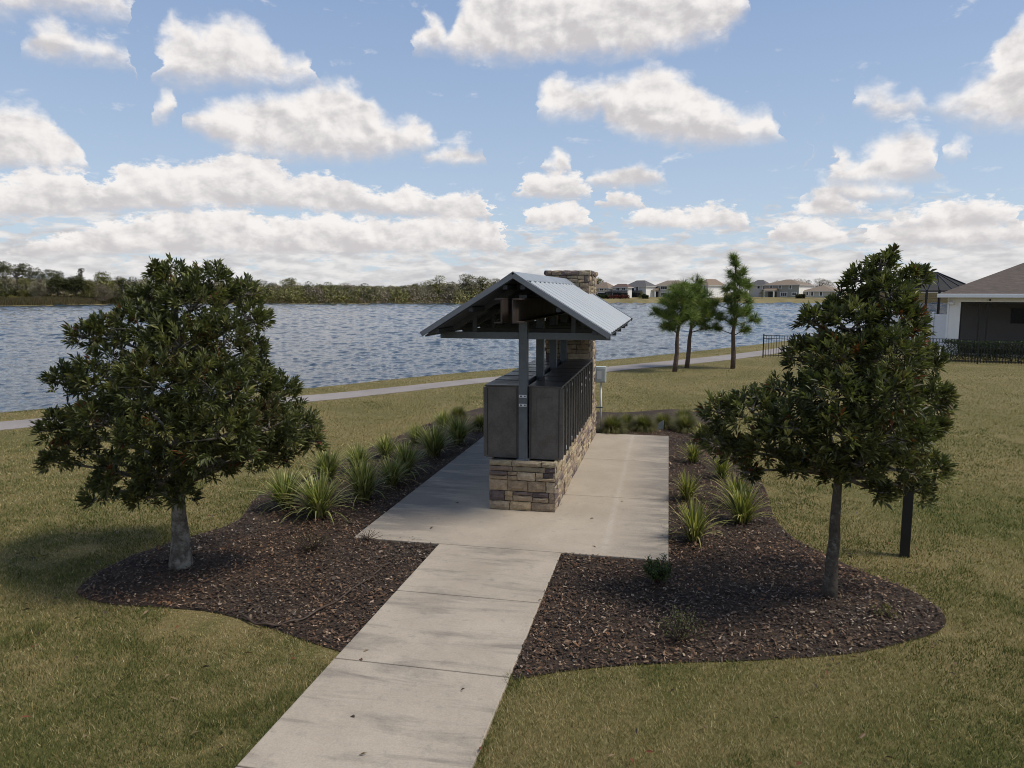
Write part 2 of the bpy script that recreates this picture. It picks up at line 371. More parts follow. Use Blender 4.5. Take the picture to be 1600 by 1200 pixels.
# ------------------------------------------------------------------ mesh helpers
class MB:
    def __init__(s): s.v = []; s.f = []; s.c = []
    def add(s, vs, fs, col=(1, 1, 1)):
        b = len(s.v); s.v += [tuple(p) for p in vs]; s.f += [tuple(b+i for i in q) for q in fs]; s.c += [col]*len(vs)
    def box(s, x0, x1, y0, y1, z0, z1, col=(1, 1, 1), mat=None):
        vs = [(x, y, z) for z in (z0, z1) for y in (y0, y1) for x in (x0, x1)]
        if mat is not None: vs = [mat @ Vector(p) for p in vs]
        s.add(vs, [(0, 2, 3, 1), (4, 5, 7, 6), (0, 1, 5, 4), (2, 6, 7, 3), (0, 4, 6, 2), (1, 3, 7, 5)], col)
    def bar(s, a, b, w, h, up=(0, 0, 1), col=(1, 1, 1)):
        a, b = Vector(a), Vector(b); d = (b-a).normalized(); u = Vector(up); r = d.cross(u).normalized(); u = r.cross(d)
        vs = [p + r*(w/2*i) + u*(h/2*j) for p in (a, b) for i, j in ((-1, -1), (1, -1), (1, 1), (-1, 1))]
        s.add(vs, [(0, 1, 2, 3), (7, 6, 5, 4), (0, 4, 5, 1), (1, 5, 6, 2), (2, 6, 7, 3), (3, 7, 4, 0)], col)
    def tube(s, pts, radii, n=8, col=(1, 1, 1), jit=0.):
        pts = [Vector(p) for p in pts]; rings = []; vs = []
        for i, p in enumerate(pts):
            d = (pts[min(i+1, len(pts)-1)]-pts[max(i-1, 0)]).normalized()
            r = d.cross(Vector((.31, .95, .05))).normalized(); u = r.cross(d)
            for k in range(n):
                a = 2*math.pi*k/n; rr = radii[i]*(1+jit*random.uniform(-1, 1))
                vs.append(p + r*(math.cos(a)*rr) + u*(math.sin(a)*rr))
        fs = [(i*n+k, i*n+(k+1) % n, (i+1)*n+(k+1) % n, (i+1)*n+k) for i in range(len(pts)-1) for k in range(n)]
        fs += [tuple(range(n))[::-1], tuple((len(pts)-1)*n+k for k in range(n))]
        s.add(vs, fs, col)
    def build(s, name, mat, parent=None, smooth=False, bevel=0.):
        return mesh_obj(name, np.array(s.v, float), s.f, mat, parent, np.array(s.c, float), smooth, bevel)
def mesh_obj(name, v, faces, mat, parent=None, col=None, smooth=False, bevel=0.):
    me = bpy.data.meshes.new(name)
    if isinstance(faces, np.ndarray):
        n, k = faces.shape
        me.vertices.add(len(v)); me.vertices.foreach_set('co', np.asarray(v, np.float32).ravel())
        me.loops.add(n*k); me.loops.foreach_set('vertex_index', faces.astype(np.int32).ravel())
        me.polygons.add(n); me.polygons.foreach_set('loop_start', np.arange(0, n*k, k, dtype=np.int32))
        me.update(calc_edges=True)
    else:
        me.from_pydata([tuple(p) for p in v], [], faces)
    if col is not None and len(col):
        at_ = me.attributes.new('Col', 'FLOAT_COLOR', 'POINT')
        c4 = np.ones((len(v), 4), np.float32); c4[:, :3] = col; at_.data.foreach_set('color', c4.ravel())
    if smooth: me.polygons.foreach_set('use_smooth', np.ones(len(me.polygons), bool))
    me.materials.append(mat); me.update()
    o = bpy.data.objects.new(name, me); C.objects.link(o)
    if parent is not None: o.parent = parent
    if bevel:
        b = o.modifiers.new('bevel', 'BEVEL'); b.width = bevel; b.segments = 2; b.limit_method = 'ANGLE'
    return o
def tag(o, label=None, cat=None, group=None, kind=None):
    for k, val in (('label', label), ('category', cat), ('group', group), ('kind', kind)):
        if val: o[k] = val
    return o
def thing(name, label, cat, loc=(0, 0, 0), rz=0., group=None):
    o = bpy.data.objects.new(name, None); o.empty_display_size = .2; C.objects.link(o)
    o.location = loc; o.rotation_euler = (0, 0, rz); return tag(o, label, cat, group)
def copy_tree(o, parent=None):
    c = o.copy(); C.objects.link(c); c.parent = parent
    for ch in list(o.children): copy_tree(ch, c)
    return c
def inpoly(px, py, poly):
    ins = np.zeros(len(px), bool); n = len(poly)
    for i in range(n):
        x0, y0 = poly[i]; x1, y1 = poly[(i+1) % n]
        if y0 == y1: continue
        ins ^= ((y0 > py) != (y1 > py)) & (px < (x1-x0)*(py-y0)/(y1-y0)+x0)
    return ins
_lat = rng.random((64, 64))
def vnoise(x, y, sc):                                     # smooth value noise in [0, 1]
    x = np.asarray(x)*sc; y = np.asarray(y)*sc; i = np.floor(x).astype(int); j = np.floor(y).astype(int)
    fx = x-i; fy = y-j; fx = fx*fx*(3-2*fx); fy = fy*fy*(3-2*fy)
    g = lambda a, b: _lat[a % 64, b % 64]
    return (g(i, j)*(1-fx)+g(i+1, j)*fx)*(1-fy)+(g(i, j+1)*(1-fx)+g(i+1, j+1)*fx)*fy
def fbm(x, y, sc): return .5*vnoise(x, y, sc)+.3*vnoise(x+7.3, y+1.7, sc*2.3)+.2*vnoise(x+3.1, y+9.2, sc*5.1)
def smooth_poly(pts, n=6, closed=True):                   # Catmull-Rom
    out = []; m = len(pts)
    for i in range(m if closed else m-1):
        g = lambda k: Vector(pts[k % m] if closed else pts[min(max(k, 0), m-1)])
        p0, p1, p2, p3 = g(i-1), g(i), g(i+1), g(i+2)
        for k in range(n):
            t = k/n
            out.append(tuple(.5*((2*p1)+(p2-p0)*t+(2*p0-5*p1+4*p2-p3)*t*t+(3*p1-p0-3*p2+p3)*t**3)))
    if not closed: out.append(tuple(pts[-1]))
    return out

# ------------------------------------------------------------------ terrain, lake
KA = -R(11.987); KO = Vector((*at(868, 805), 0))          # kiosk frame: origin at its near right base corner
KM = Matrix.Translation(KO) @ Matrix.Rotation(KA, 4, 'Z')
def K2W(x, y, z=0.): return KM @ Vector((x, y, z))
WZ = -.25
near_shore = [(-75, -60), (-60, -25), (-40, 0), (-24, 12)] + [at(px, py, WZ) for px, py in ((0, 651), (200, 635), (480, 612), (640, 595), (800, 580), (1000, 562), (1190, 541))] + [(27, 60), (45, 82), (75, 108), (125, 130)]
far_shore = [(-260, -40), (-235, 60)] + [at(px, py, WZ) for px, py in ((0, 479), (200, 476), (420, 475), (620, 474.5), (760, 474.2), (1000, 474), (1290, 474))] + [(190, 225), (215, 215)]
def polar(poly):
    p = smooth_poly(poly, 8, False); th = np.array([math.atan2(x, y) for x, y in p]); r = np.array([math.hypot(x, y) for x, y in p])
    o = np.argsort(th); return th[o], r[o]
TN, RN = polar(near_shore); TF, RF = polar(far_shore)
TH0, TH1 = max(TN[0], TF[0]), min(TN[-1], TF[-1])
def rn(th): return np.interp(th, TN, RN)
def rf(th): return np.maximum(np.interp(th, TF, RF), rn(th)+25)
def ground_z(x, y):
    x = np.asarray(x, float); y = np.asarray(y, float)
    th = np.arctan2(x, y); r = np.hypot(x, y); a = r-rn(th); b = r-rf(th)
    bed = np.interp(a, [-2.2, -1., -.35, .15, 3, 12], [0, -.03, -.10, -.31, -1.1, -2.4])
    fz = np.interp(b, [-12, -1, .5, 3, 8, 30, 200], [-2.4, -.5, -.15, .4, 1.05, 1.5, 2.2])
    z = np.where(b > -12, np.where(a > 8, np.maximum(fz, bed), bed), bed)
    lake = np.clip(np.minimum(th-TH0, TH1-th)/.12, 0, 1)
    return z*lake + (1-lake)*0.
def build_ground():
    ths = np.concatenate([np.arange(-180, -50, 3), np.arange(-50, 50, .5), np.arange(50, 180, 3)])*math.pi/180
    rows = []
    for th in ths:
        a, b = float(rn(th)), float(rf(th))
        rr = np.concatenate([np.linspace(.2, a-2.5, 14), np.linspace(a-2.2, a+3, 18), np.linspace(a+5, b-14, 5), np.linspace(b-12, b+7, 10), [b+30, b+90, b+200, 900, 1600, 3500]])
        rr = np.maximum.accumulate(rr+np.arange(len(rr))*1e-3); rows.append(rr)
    rr = np.array(rows); T = ths[:, None]
    x = rr*np.sin(T); y = rr*np.cos(T); z = ground_z(x, y); nr = rr.shape[1]; nt = len(ths)
    z += np.where((rr > 9) & (z > -.02) & (rr < 60), .02*(vnoise(x, y, .3)-.5), 0)*0
    i, j = np.meshgrid(np.arange(nt), np.arange(nr-1), indexing='ij'); i2 = (i+1) % nt
    fc = np.stack([i*nr+j, i*nr+j+1, i2*nr+j+1, i2*nr+j], -1).reshape(-1, 4)
    # close the tiny hole under the camera
    v = np.stack([x, y, z], -1).reshape(-1, 3)
    o = mesh_obj('ground', v, fc, M['ground'], smooth=True); tag(o, kind='structure')
build_ground()
def lake():
    r = 13*np.exp(np.arange(0, 850)*.0037); th = np.arange(R(-41), R(44), R(.115)); A, L = np.meshgrid(th, np.log(r), indexing='ij'); rr = np.exp(L)
    def wv(kr, kt, ox): return vnoise(A/kt+ox, L/kr+ox*1.7+A*3, 1.)-.5
    gust = .85+.3*vnoise(rr*np.sin(A), rr*np.cos(A)*.5, .05)
    rd = lambda q: .5-2*np.abs(q)
    h = rr*.88*(.0008*wv(.034, .015, 0)+.0016*rd(wv(.021, .0125, 40.))+.0019*wv(.0125, .0072, 91.)+.0010*wv(.0085, .0046, 23.))*gust
    v = np.stack([rr*np.sin(A), rr*np.cos(A), WZ+h], -1).reshape(-1, 3); nt, nr = A.shape
    a, b = np.meshgrid(np.arange(nt-1), np.arange(nr-1), indexing='ij'); f = np.stack([a*nr+b, a*nr+b+1, (a+1)*nr+b+1, (a+1)*nr+b], -1).reshape(-1, 4)
    # calm water out of the waved sector
    x0, y0 = 301*math.sin(R(-41)), 301*math.cos(R(-41)); n = len(v)
    v = np.concatenate([v, [(13*math.sin(R(-41)), 13*math.cos(R(-41)), WZ), (x0, y0, WZ), (-420, -80, WZ), (-60, -60, WZ)]]); f = np.concatenate([f, [(n, n+1, n+2, n+3)]])
    tag(mesh_obj('lake_water', v, f, M['water'], smooth=True), kind='structure')
lake()

def strip(name, A, B, z, mat, thick=.03):
    A = smooth_poly(A, 8, False); B = smooth_poly(B, 8, False); m = MB(); n = len(A)
    vs = [(*p, z) for p in A]+[(*p, z) for p in B]+[(*p, z-thick) for p in A]+[(*p, z-thick) for p in B]
    fs = []
    for i in range(n-1):
        fs += [(i, i+1, n+i+1, n+i), (i, 2*n+i, 2*n+i+1, i+1), (n+i, n+i+1, 3*n+i+1, 3*n+i)]
    m.add(vs, fs); return m.build(name, mat)
WALK_A = [(-60, -30), (-32, 2)] + [at(px, py) for px, py in ((0, 673), (95, 656), (260, 644), (485, 628), (620, 614), (760, 598), (950, 581), (1190, 556))] + [(27.5, 55), (46, 76), (70, 96)]
WALK_B = [(-62, -28), (-33, 4)] + [at(px, py) for px, py in ((0, 660), (95, 646.5), (260, 634), (485, 618), (620, 605), (760, 590.5), (950, 573.5), (1190, 548))] + [(26.2, 56), (44.8, 77.4), (69, 97.5)]
tag(strip('lakeside_path', WALK_A, WALK_B, .018, M['walk']), kind='structure')
WALK_POLY = smooth_poly(WALK_A, 8, False)+smooth_poly(WALK_B, 8, False)[::-1]

# concrete pad and walk (slabs with open joints)
PADX0, PADX1, PADY0, PADY1 = -2.42, 1.60, -1.60, 6.2
PX0, PX1 = -1.25, .31
def slabs():
    m = MB(); g = .006; T = .035
    for y0, y1 in ((PADY0, 1.0), (1.0, 3.6), (3.6, PADY1)):
        for x0, x1 in ((PADX0, PADX1),):
            m.box(x0, x1, y0+g, y1-g, -.06, T)
    y = PADY0
    while y > -13:
        m.box(PX0, PX1, y-1.5+g, y-g, -.06, T); y -= 1.5
    m.box(PADX0+.02, PADX1-.02, PADY0+.02, PADY1-.02, -.07, T-.022); m.box(PX0+.02, PX1-.02, -13, PADY0, -.07, T-.022)
    o = m.build('concrete_path', M['concrete'], bevel=.008); o.location = KO; o.rotation_euler.z = KA; tag(o, kind='structure')
slabs()
PAD_POLY = [tuple(K2W(x, y).xy) for x, y in ((PADX0, PADY0), (PX0, PADY0), (PX0, -13), (PX1, -13), (PX1, PADY0), (PADX1, PADY0), (PADX1, PADY1), (PADX0, PADY1))]

# mulch bed: one sheet round the pad
bed_px = [(535, 1020), (480, 1003), (420, 982), (335, 958), (250, 950), (170, 945), (122, 930), (140, 905), (210, 868), (290, 842), (370, 815), (405, 775), (455, 758), (500, 735), (580, 700), (665, 664), (722, 645), (780, 634),
          (860, 636), (960, 645), (1060, 640), (1110, 655), (1140, 700), (1190, 755), (1208, 805), (1235, 838), (1290, 868), (1350, 895), (1425, 925), (1474, 960), (1470, 985), (1420, 1003), (1330, 1022), (1200, 1032), (1080, 1036), (960, 1042), (870, 1052), (803, 1064)]
bedw = smooth_poly([at(*p) for p in bed_px], 6, False)
BED_POLY = bedw + [tuple(K2W(PX1-.1, -4.3).xy), tuple(K2W(PX1-.1, -2).xy), tuple(K2W(PX0+.1, -2).xy), tuple(K2W(PX0+.1, -4.3).xy)]
def bed_sheet():
    from mathutils.geometry import tessellate_polygon
    v = [Vector((x, y, .010)) for x, y in BED_POLY]
    o = mesh_obj('mulch_bed', np.array(v), [tuple(t) for t in tessellate_polygon([v])], M['mulch']); tag(o, kind='structure')
bed_sheet()
def scatter(n, x0, x1, y0, y1): return rng.uniform(x0, x1, n), rng.uniform(y0, y1, n)
def bark_chips():
    x, y = scatter(230000, -5, 5.2, 5, 18); keep = inpoly(x, y, BED_POLY) & ~inpoly(x, y, PAD_POLY)
    keep &= rng.random(len(x)) < np.clip(9.5/np.hypot(x, y), .2, 1)**1.2
    x, y = x[keep], y[keep]
    # a few spill on the pad edge
    ex, ey = [], []
    for _ in range(150):
        if random.random() < .5: p = K2W(PADX1-abs(random.gauss(0, .16)), random.uniform(-1, 5))
        else: p = K2W(PADX0+abs(random.gauss(0, .12)), random.uniform(-1.5, 5))
        ex.append(p.x); ey.append(p.y)
    for _ in range(70):
        p = K2W(random.uniform(PADX0, PADX0+.9), PADY0+abs(random.gauss(0, .1))); ex.append(p.x); ey.append(p.y)
    n0 = len(x); x = np.concatenate([x, ex]); y = np.concatenate([y, ey]); n = len(x)
    L = rng.uniform(.010, .036, n)*rng.choice([1, 1, 1.5], n); W = L*rng.uniform(.25, .6, n); L[n0:] *= .55; W[n0:] *= .55
    a = rng.uniform(0, 2*np.pi, n); z = rng.uniform(.014, .045, n); z[n0:] = .042
    t1 = rng.normal(0, .3, n); t2 = rng.normal(0, .35, n); t1[n0:] *= .2; t2[n0:] *= .2
    u = np.stack([np.cos(a)*L, np.sin(a)*L, t1*L], -1); v = np.stack([-np.sin(a)*W, np.cos(a)*W, t2*W], -1)
    c = np.stack([x, y, z], -1)
    P = np.stack([c-u*.5-v*.3, c-u*.1-v*.5, c+u*.5-v*.2, c+u*.4+v*.5, c-u*.45+v*.4], 1)
    pal = np.array([(.028, .018, .012), (.056, .034, .021), (.086, .053, .033), (.14, .094, .062), (.27, .21, .16), (.055, .044, .037), (.12, .06, .028)])
    k = rng.choice(len(pal), n, p=[.20, .24, .20, .16, .06, .11, .03]); cc = pal[k]*rng.uniform(.7, 1.3, (n, 1))
    cc = cc*np.array([1.05, 1.0, .93])*1.08; warm = fbm(x, y, .7)[:, None]; cc = cc*(1+.5*(warm-.5)*np.array([1.5, .6, -.2]))
    v3 = P.reshape(-1, 3); fc = np.arange(n*5).reshape(-1, 5)
    tag(mesh_obj('bark_chips', v3, fc, M['chips'], col=np.repeat(cc, 5, 0)), 'dark brown bark chips covering the planting beds', 'mulch', kind='stuff')
bark_chips()

def lawn():
    out = []
    for (n, r0, r1) in ((820000, 4.1, 46),):
        r = r0*(r1/r0)**rng.random(n); th = R(1)*rng.uniform(-40, 40, n); x = r*np.sin(th); y = r*np.cos(th)
        keep = ~inpoly(x, y, PAD_POLY) & ~inpoly(x, y, WALK_POLY) & (r < rn(th)-.15)
        inb = inpoly(x, y, BED_POLY); keep &= ~inb | (rng.random(n) < .004)
        x, y, r = x[keep], y[keep], r[keep]; out.append((x, y, r))
    x = np.concatenate([o[0] for o in out]); y = np.concatenate([o[1] for o in out]); r = np.concatenate([o[2] for o in out]); n = len(x)
    big = fbm(x, y, .28); mid = fbm(x+31, y+17, 1.3); sml = vnoise(x, y, 7)
    dry = .55*big+.3*mid+.15*sml + np.clip((y-9.5)/9, 0, 1)*.16 - np.clip((7.5-y)/4, 0, 1)*.015
    # lusher along bed edges and near the left tree
    dl = np.hypot(x+5.0, y-9.2); dry -= .16*np.exp(-(dl/1.5)**2)
    dr = np.hypot(x-5.2, y-7.0); dry -= .04*np.exp(-(dr/1.6)**2)
    qx, qy = x-KO.x, y-KO.y; lx = qx*math.cos(KA)+qy*math.sin(KA); ly = -qx*math.sin(KA)+qy*math.cos(KA)
    edge = np.where(ly < PADY0, np.minimum(np.abs(lx-PX0), np.abs(lx-PX1)), 9.); dry -= .22*np.exp(-edge/.10)
    weed = (vnoise(x+50, y+20, 1.9)*vnoise(x+11, y+70, 3.1) > .60); dry = np.where(weed, dry-.2, dry)
    bare = np.clip((fbm(x+90, y+33, .9)-.66)*9, 0, 1); dry = dry+.35*bare
    h = rng.uniform(.016, .042, n)*np.where(weed, 1.35, 1.)*(1+.5*np.exp(-edge/.08))*(1-.5*bare)*np.clip(.75+.5*(1-dry), .7, 1.3); wd = .0020*np.maximum(r, 4.5)/4.5*rng.uniform(.8, 1.5, n); wd = np.minimum(wd, .010)
    a = rng.uniform(0, 2*np.pi, n); lean = rng.uniform(.15, 1.3, n)*h
    gz = ground_z(x, y)
    la = a+rng.normal(0, 1., n); d = np.stack([np.cos(la), np.sin(la)], -1)
    p0 = np.stack([x-np.sin(a)*wd, y+np.cos(a)*wd, gz-.004], -1); p1 = np.stack([x+np.sin(a)*wd, y-np.cos(a)*wd, gz-.004], -1)
    p2 = np.stack([x+d[:, 0]*lean, y+d[:, 1]*lean, gz+h], -1)
    isdry = rng.random(n) < np.clip((dry-.36)*4.2, .10, .92)
    tan = np.array([(.30, .245, .115), (.41, .34, .185), (.21, .165, .07), (.27, .19, .085)])[rng.integers(0, 4, n)]
    grn = np.array([(.115, .122, .036), (.085, .100, .028), (.15, .145, .046), (.06, .075, .022)])[rng.integers(0, 4, n)]
    cc = np.where(isdry[:, None], tan, grn)*rng.uniform(.72, 1.32, (n, 1))
    v = np.stack([p0, p1, p2], 1).reshape(-1, 3)
    tag(mesh_obj('lawn_grass', v, np.arange(3*n).reshape(-1, 3), M['grass'], col=np.repeat(cc, 3, 0)), 'short half dry winter lawn grass', 'grass', kind='stuff')
lawn()

# ------------------------------------------------------------------ mail kiosk
PAL = [(.34, .262, .165), (.29, .222, .148), (.24, .185, .13), (.20, .15, .115), (.15, .115, .10), (.11, .085, .082), (.38, .31, .21), (.26, .22, .15), (.32, .26, .185)]
def stone_face(m, O_, U, N, W, Hh, rnd, z0=0., lo=.07, hi=.17):
    """ledge stone veneer on a vertical face: O_ corner, U along, N outward"""
    O_, U, N = Vector(O_), Vector(U), Vector(N); z = z0
    def stone(u0, u1, a, b):
        if u1-u0 < .03: return
        g = .005; u0 += g; u1 -= g; a += g; b -= g; dp = rnd.uniform(.028, .055); col = rnd.choice(PAL); k = rnd.uniform(.95, 1.28); col = tuple(q*k for q in col)
        nu = max(2, int((u1-u0)/.07)+1); nz = 3; vs = []; fs = []
        for j in range(nz+1):
            for i in range(nu+1):
                fu, fz = i/nu, j/nz; edge = i in (0, nu) or j in (0, nz)
                d_ = (dp*rnd.uniform(.62, .8) if edge else dp*rnd.uniform(.88, 1.15))
                ju = rnd.uniform(-.004, .004); jz = rnd.uniform(-.005, .005)
                vs.append(O_+U*(u0+(u1-u0)*fu+ju)+Vector((0, 0, a+(b-a)*fz+jz))+N*d_)
        for j in range(nz):
            for i in range(nu):
                q = j*(nu+1)+i; fs.append((q, q+1, q+nu+2, q+nu+1))
        per = [i for i in range(nu+1)]+[j*(nu+1)+nu for j in range(1, nz+1)]+[nz*(nu+1)+i for i in range(nu-1, -1, -1)]+[j*(nu+1) for j in range(nz-1, 0, -1)]
        b0 = len(vs)
        for i in per: p = vs[i]; vs.append(p-N*((p-O_).dot(N)))
        L = len(per)
        for i in range(L): fs.append((per[i], b0+i, b0+(i+1) % L, per[(i+1) % L]))
        m.add(vs, fs, col)
    while z < Hh-.01:
        h = rnd.uniform(lo, hi); h = Hh-z if Hh-z-h < lo else h
        u = -.03
        while u < W+.03-.01:
            l = rnd.uniform(.16, .5) if h < .1 else rnd.uniform(.12, .38)
            if W+.03-u-l < .09: l = W+.03-u
            if h > .115 and rnd.random() < .5:
                s = rnd.uniform(.4, .6)*h; k = rnd.random()
                stone(u, u+l, z, z+s)
                if k < .5 and l > .25: c_ = rnd.uniform(.35, .65)*l; stone(u, u+c_, z+s, z+h); stone(u+c_, u+l, z+s, z+h)
                else: stone(u, u+l, z+s, z+h)
            else: stone(u, u+l, z, z+h)
            u += l
        z += h
kiosk = thing('mail_kiosk', 'open mail shelter with grey metal gable roof over a stone base and stone pillar', 'mail kiosk', KO, KA)
Z0 = .035
def kiosk_build():
    rnd = random.Random(5)
    BW, BL, BH = 1.0, 6.1, .775
    m = MB()
    def face(W, Hh, O_, U, N, z0=Z0, **k): stone_face(m, O_, U, N, W, Hh, rnd, z0, **k)
    b = .04
    face(BW-2*b, BH-.085, (-BW+b, b, 0), (1, 0, 0), (0, -1, 0)); face(BL-2*b, BH-.085, (-b, b, 0), (0, 1, 0), (1, 0, 0))
    face(BL-2*b, BH-.085, (-BW+b, BL-b, 0), (0, -1, 0), (-1, 0, 0)); face(BW-2*b, BH-.085, (-b, BL-b, 0), (-1, 0, 0), (0, 1, 0))
    # cap course
    for (W, O_, U, N) in ((BW-2*b, (-BW+b, b, 0), (1, 0, 0), (0, -1.15, 0)), (BL-2*b, (-b, b, 0), (0, 1, 0), (1.0, 0, 0)), (BL-2*b, (-BW+b, BL-b, 0), (0, -1, 0), (-1, 0, 0))):
        stone_face(m, O_, U, N, W, BH, rnd, BH-.085, .085, .0851)
    st = m.build('stone_base', M['stone'], kiosk)
    c = MB(); c.box(-BW+b, -b, b, BL-b, 0, BH-.02); c.build('base_core', M['mortar'], st)
    m = MB(); PZ = 3.64; y0, y1 = 4.62, 6.08; x0, x1 = -.93, -.04
    def pf(W, O_, U, N): stone_face(m, O_, U, N, W, PZ-.1, rnd, .70, .09, .2)
    pf(x1-x0-.06, (x0+.03, y0+.03, 0), (1, 0, 0), (0, -1, 0)); pf(y1-y0-.06, (x1-.03, y0+.03, 0), (0, 1, 0), (1, 0, 0))
    pf(y1-y0-.06, (x0+.03, y1-.03, 0), (0, -1, 0), (-1, 0, 0)); pf(x1-x0-.06, (x1-.03, y1-.03, 0), (-1, 0, 0), (0, 1, 0))
    for (W, O_, U, N) in ((x1-x0-.06, (x0+.03, y0+.03, 0), (1, 0, 0), (0, -1.5, 0)), (y1-y0-.06, (x1-.03, y0+.03, 0), (0, 1, 0), (1.5, 0, 0)), (y1-y0-.06, (x0+.03, y1-.03, 0), (0, -1, 0), (-1.5, 0, 0)), (x1-x0-.06, (x1-.03, y1-.03, 0), (-1, 0, 0), (0, 1.5, 0))):
        stone_face(m, O_, U, N, W, PZ+.005, rnd, PZ-.1, .1, .104)
    pl = m.build('stone_pillar', M['stone'], kiosk)
    c = MB(); c.box(x0+.03, x1-.03, y0+.03, y1-.03, .7, PZ-.02, (.2, .16, .12)); c.build('pillar_core', M['mortar'], pl)
    cx = -.5; HW, EZ, RZ, Y0, Y1 = 1.26, 2.645, 3.425, -.62, 5.42
    sl_ = (RZ-EZ)/HW
    # posts
    for i, y in enumerate((.13, 1.55, 2.95, 4.3)):
        m = MB(); m.box(cx-.062, cx+.062, y-.062, y+.062, BH-.02, 3.17)
        m.box(cx-.09, cx+.09, y-.085, y+.085, BH-.018, BH+.012)
        p = m.build('post', M['galv'], kiosk, bevel=.006)
        if i == 0:
            for z in (1.585, 1.715):
                s_ = MB(); s_.box(cx-.056, cx+.056, y-.0665, y-.0625, z-.02, z+.02); s = s_.build('label_plate', M['label'], p)
                for q, wq in ((-.040, .028), (.022, .020)): k_ = MB(); k_.box(cx+q, cx+q+wq, y-.0685, y-.0666, z-.009, z+.009); k_.build('label_print', M['ink'], s)
    # trusses: chord, two rafters, webs
    for y in (.13, 1.3, 2.5, 3.7, 4.5):
        m = MB(); m.box(cx-1.24, cx+1.24, y-.03, y+.03, 2.535, 2.635); m.build('tie_beam', M['galv' if y < .2 else 'truss'], kiosk, bevel=.004)
        for sg in (-1, 1):
            m = MB(); m.bar((cx+sg*1.23, y, 2.60), (cx+sg*.02, y, 2.60+1.21*sl_), .058, .12); m.build('rafter', M['truss'], kiosk)
            m = MB(); m.box(cx+sg*.72-.03, cx+sg*.72+.03, y-.028, y+.028, 2.636, 2.86); m.build('web_strut', M['truss'], kiosk)
    # eave purlins ends showing under the sheet
    for sg in (-1, 1):
        for fx in (.12, .6, 1.08):
            m = MB(); x = cx+sg*fx; z = RZ-fx*sl_-.075; m.box(x-.03, x+.03, Y0+.06, Y1-.06, z-.035, z+.02); m.build('purlin', M['truss'], kiosk)
    for y in np.arange(Y0+.85, Y1, 1.1):
        for sg in (-1, 1): m = MB(); m.bar((cx+sg*(HW-.03), y, EZ-.060), (cx+sg*(HW-.42), y, EZ-.060+.39*sl_), .06, .1); m.build('rafter_tail', M['truss'], kiosk)
                                                                 # two channels flanking the posts
    for sg in (-1, 1):
        x = cx+sg*.074; m = MB()
        m.box(x-.008, x+.008, -1.0, 4.62, 2.815, 3.115)
        for z in (2.815, 3.115): m.box(min(x-.008*sg, x+sg*.088), max(x-.008*sg, x+sg*.088), -1.0, 4.62, z-.008, z+.008)
        m.build('steel_beam', M['rust'], kiosk)
    # corrugated sheets: ribs run down the slope
    for sg in (-1, 1):
        m = MB(); ys = []; pitch = .40; y = Y0
        while y < Y1-.01:
            for dy, dz in ((0, 0), (.05, .036), (.13, .036), (.18, 0), (.30, 0)): 
                if y+dy < Y1: ys.append((y+dy, dz))
            y += pitch
        ys.append((Y1, 0)); n = len(ys); vs = []; fs = []
        nx, nz = sl_/math.hypot(1, sl_)*sg, 1/math.hypot(1, sl_)
        for k, (fx, zz) in enumerate(((.0, RZ), (HW, EZ))):
            for yy, dz in ys: vs.append((cx+sg*fx+nx*dz, yy, zz+nz*dz))
        for yy, dz in ys: vs.append((cx+sg*HW+nx*(dz-.012), yy, EZ+nz*(dz-.012)))
        for yy, dz in ys: vs.append((cx+nx*(dz-.012), yy, RZ+nz*(dz-.012)))
        for i in range(n-1): fs += [(i, i+1, n+i+1, n+i), (n+i, n+i+1, 2*n+i+1, 2*n+i), (3*n+i, 2*n+i, 2*n+i+1, 3*n+i+1)]
        if sg < 0: fs = [f[::-1] for f in fs]
        m.add(vs, fs); m.build('roof_panel', M['roof'], kiosk)
        # deck under the sheet
        m = MB(); a = Vector((cx+sg*.0, 0, RZ-.030)); b_ = Vector((cx+sg*(HW-.02), 0, EZ-.030))
        vs = [(a.x, Y0+.03, a.z), (b_.x, Y0+.03, b_.z), (b_.x, Y1-.03, b_.z), (a.x, Y1-.03, a.z)]; vs += [(x, y, z-.018) for x, y, z in vs]
        m.add(vs, [(0, 1, 2, 3), (7, 6, 5, 4), (0, 4, 5, 1), (1, 5, 6, 2), (2, 6, 7, 3), (3, 7, 4, 0)]); m.build('roof_deck', M['truss'], kiosk)
        # rake trim: face + top flange
        d = Vector((sg*HW, 0, EZ-RZ)); nn = Vector((nx, 0, nz))
        for yy, s2 in ((Y0, -1), (Y1, 1)):
            m = MB(); p0 = Vector((cx, yy, RZ)); p1 = p0+d+d.normalized()*.03
            q = [p0+nn*.036, p1+nn*.036, p1-nn*.032, p0-nn*.032]
            vs = [v_+Vector((0, s2*.012, 0)) for v_ in q]+[v_-Vector((0, s2*.004, 0)) for v_ in q]
            m.add(vs, [(0, 1, 2, 3), (7, 6, 5, 4), (0, 4, 5, 1), (1, 5, 6, 2), (2, 6, 7, 3), (3, 7, 4, 0)])
            q = [p0+nn*.030+Vector((0, -s2*.13, 0)), p1+nn*.030+Vector((0, -s2*.13, 0)), p1+nn*.030, p0+nn*.030]
            vs = [tuple(v_) for v_ in q]+[tuple(v_+nn*.006) for v_ in q]
            m.add(vs, [(3, 2, 1, 0), (4, 5, 6, 7), (0, 1, 5, 4), (1, 2, 6, 5), (2, 3, 7, 6), (3, 0, 4, 7)])
            m.build('rake_trim', M['trim'], kiosk)
    m = MB()
    W_ = .17
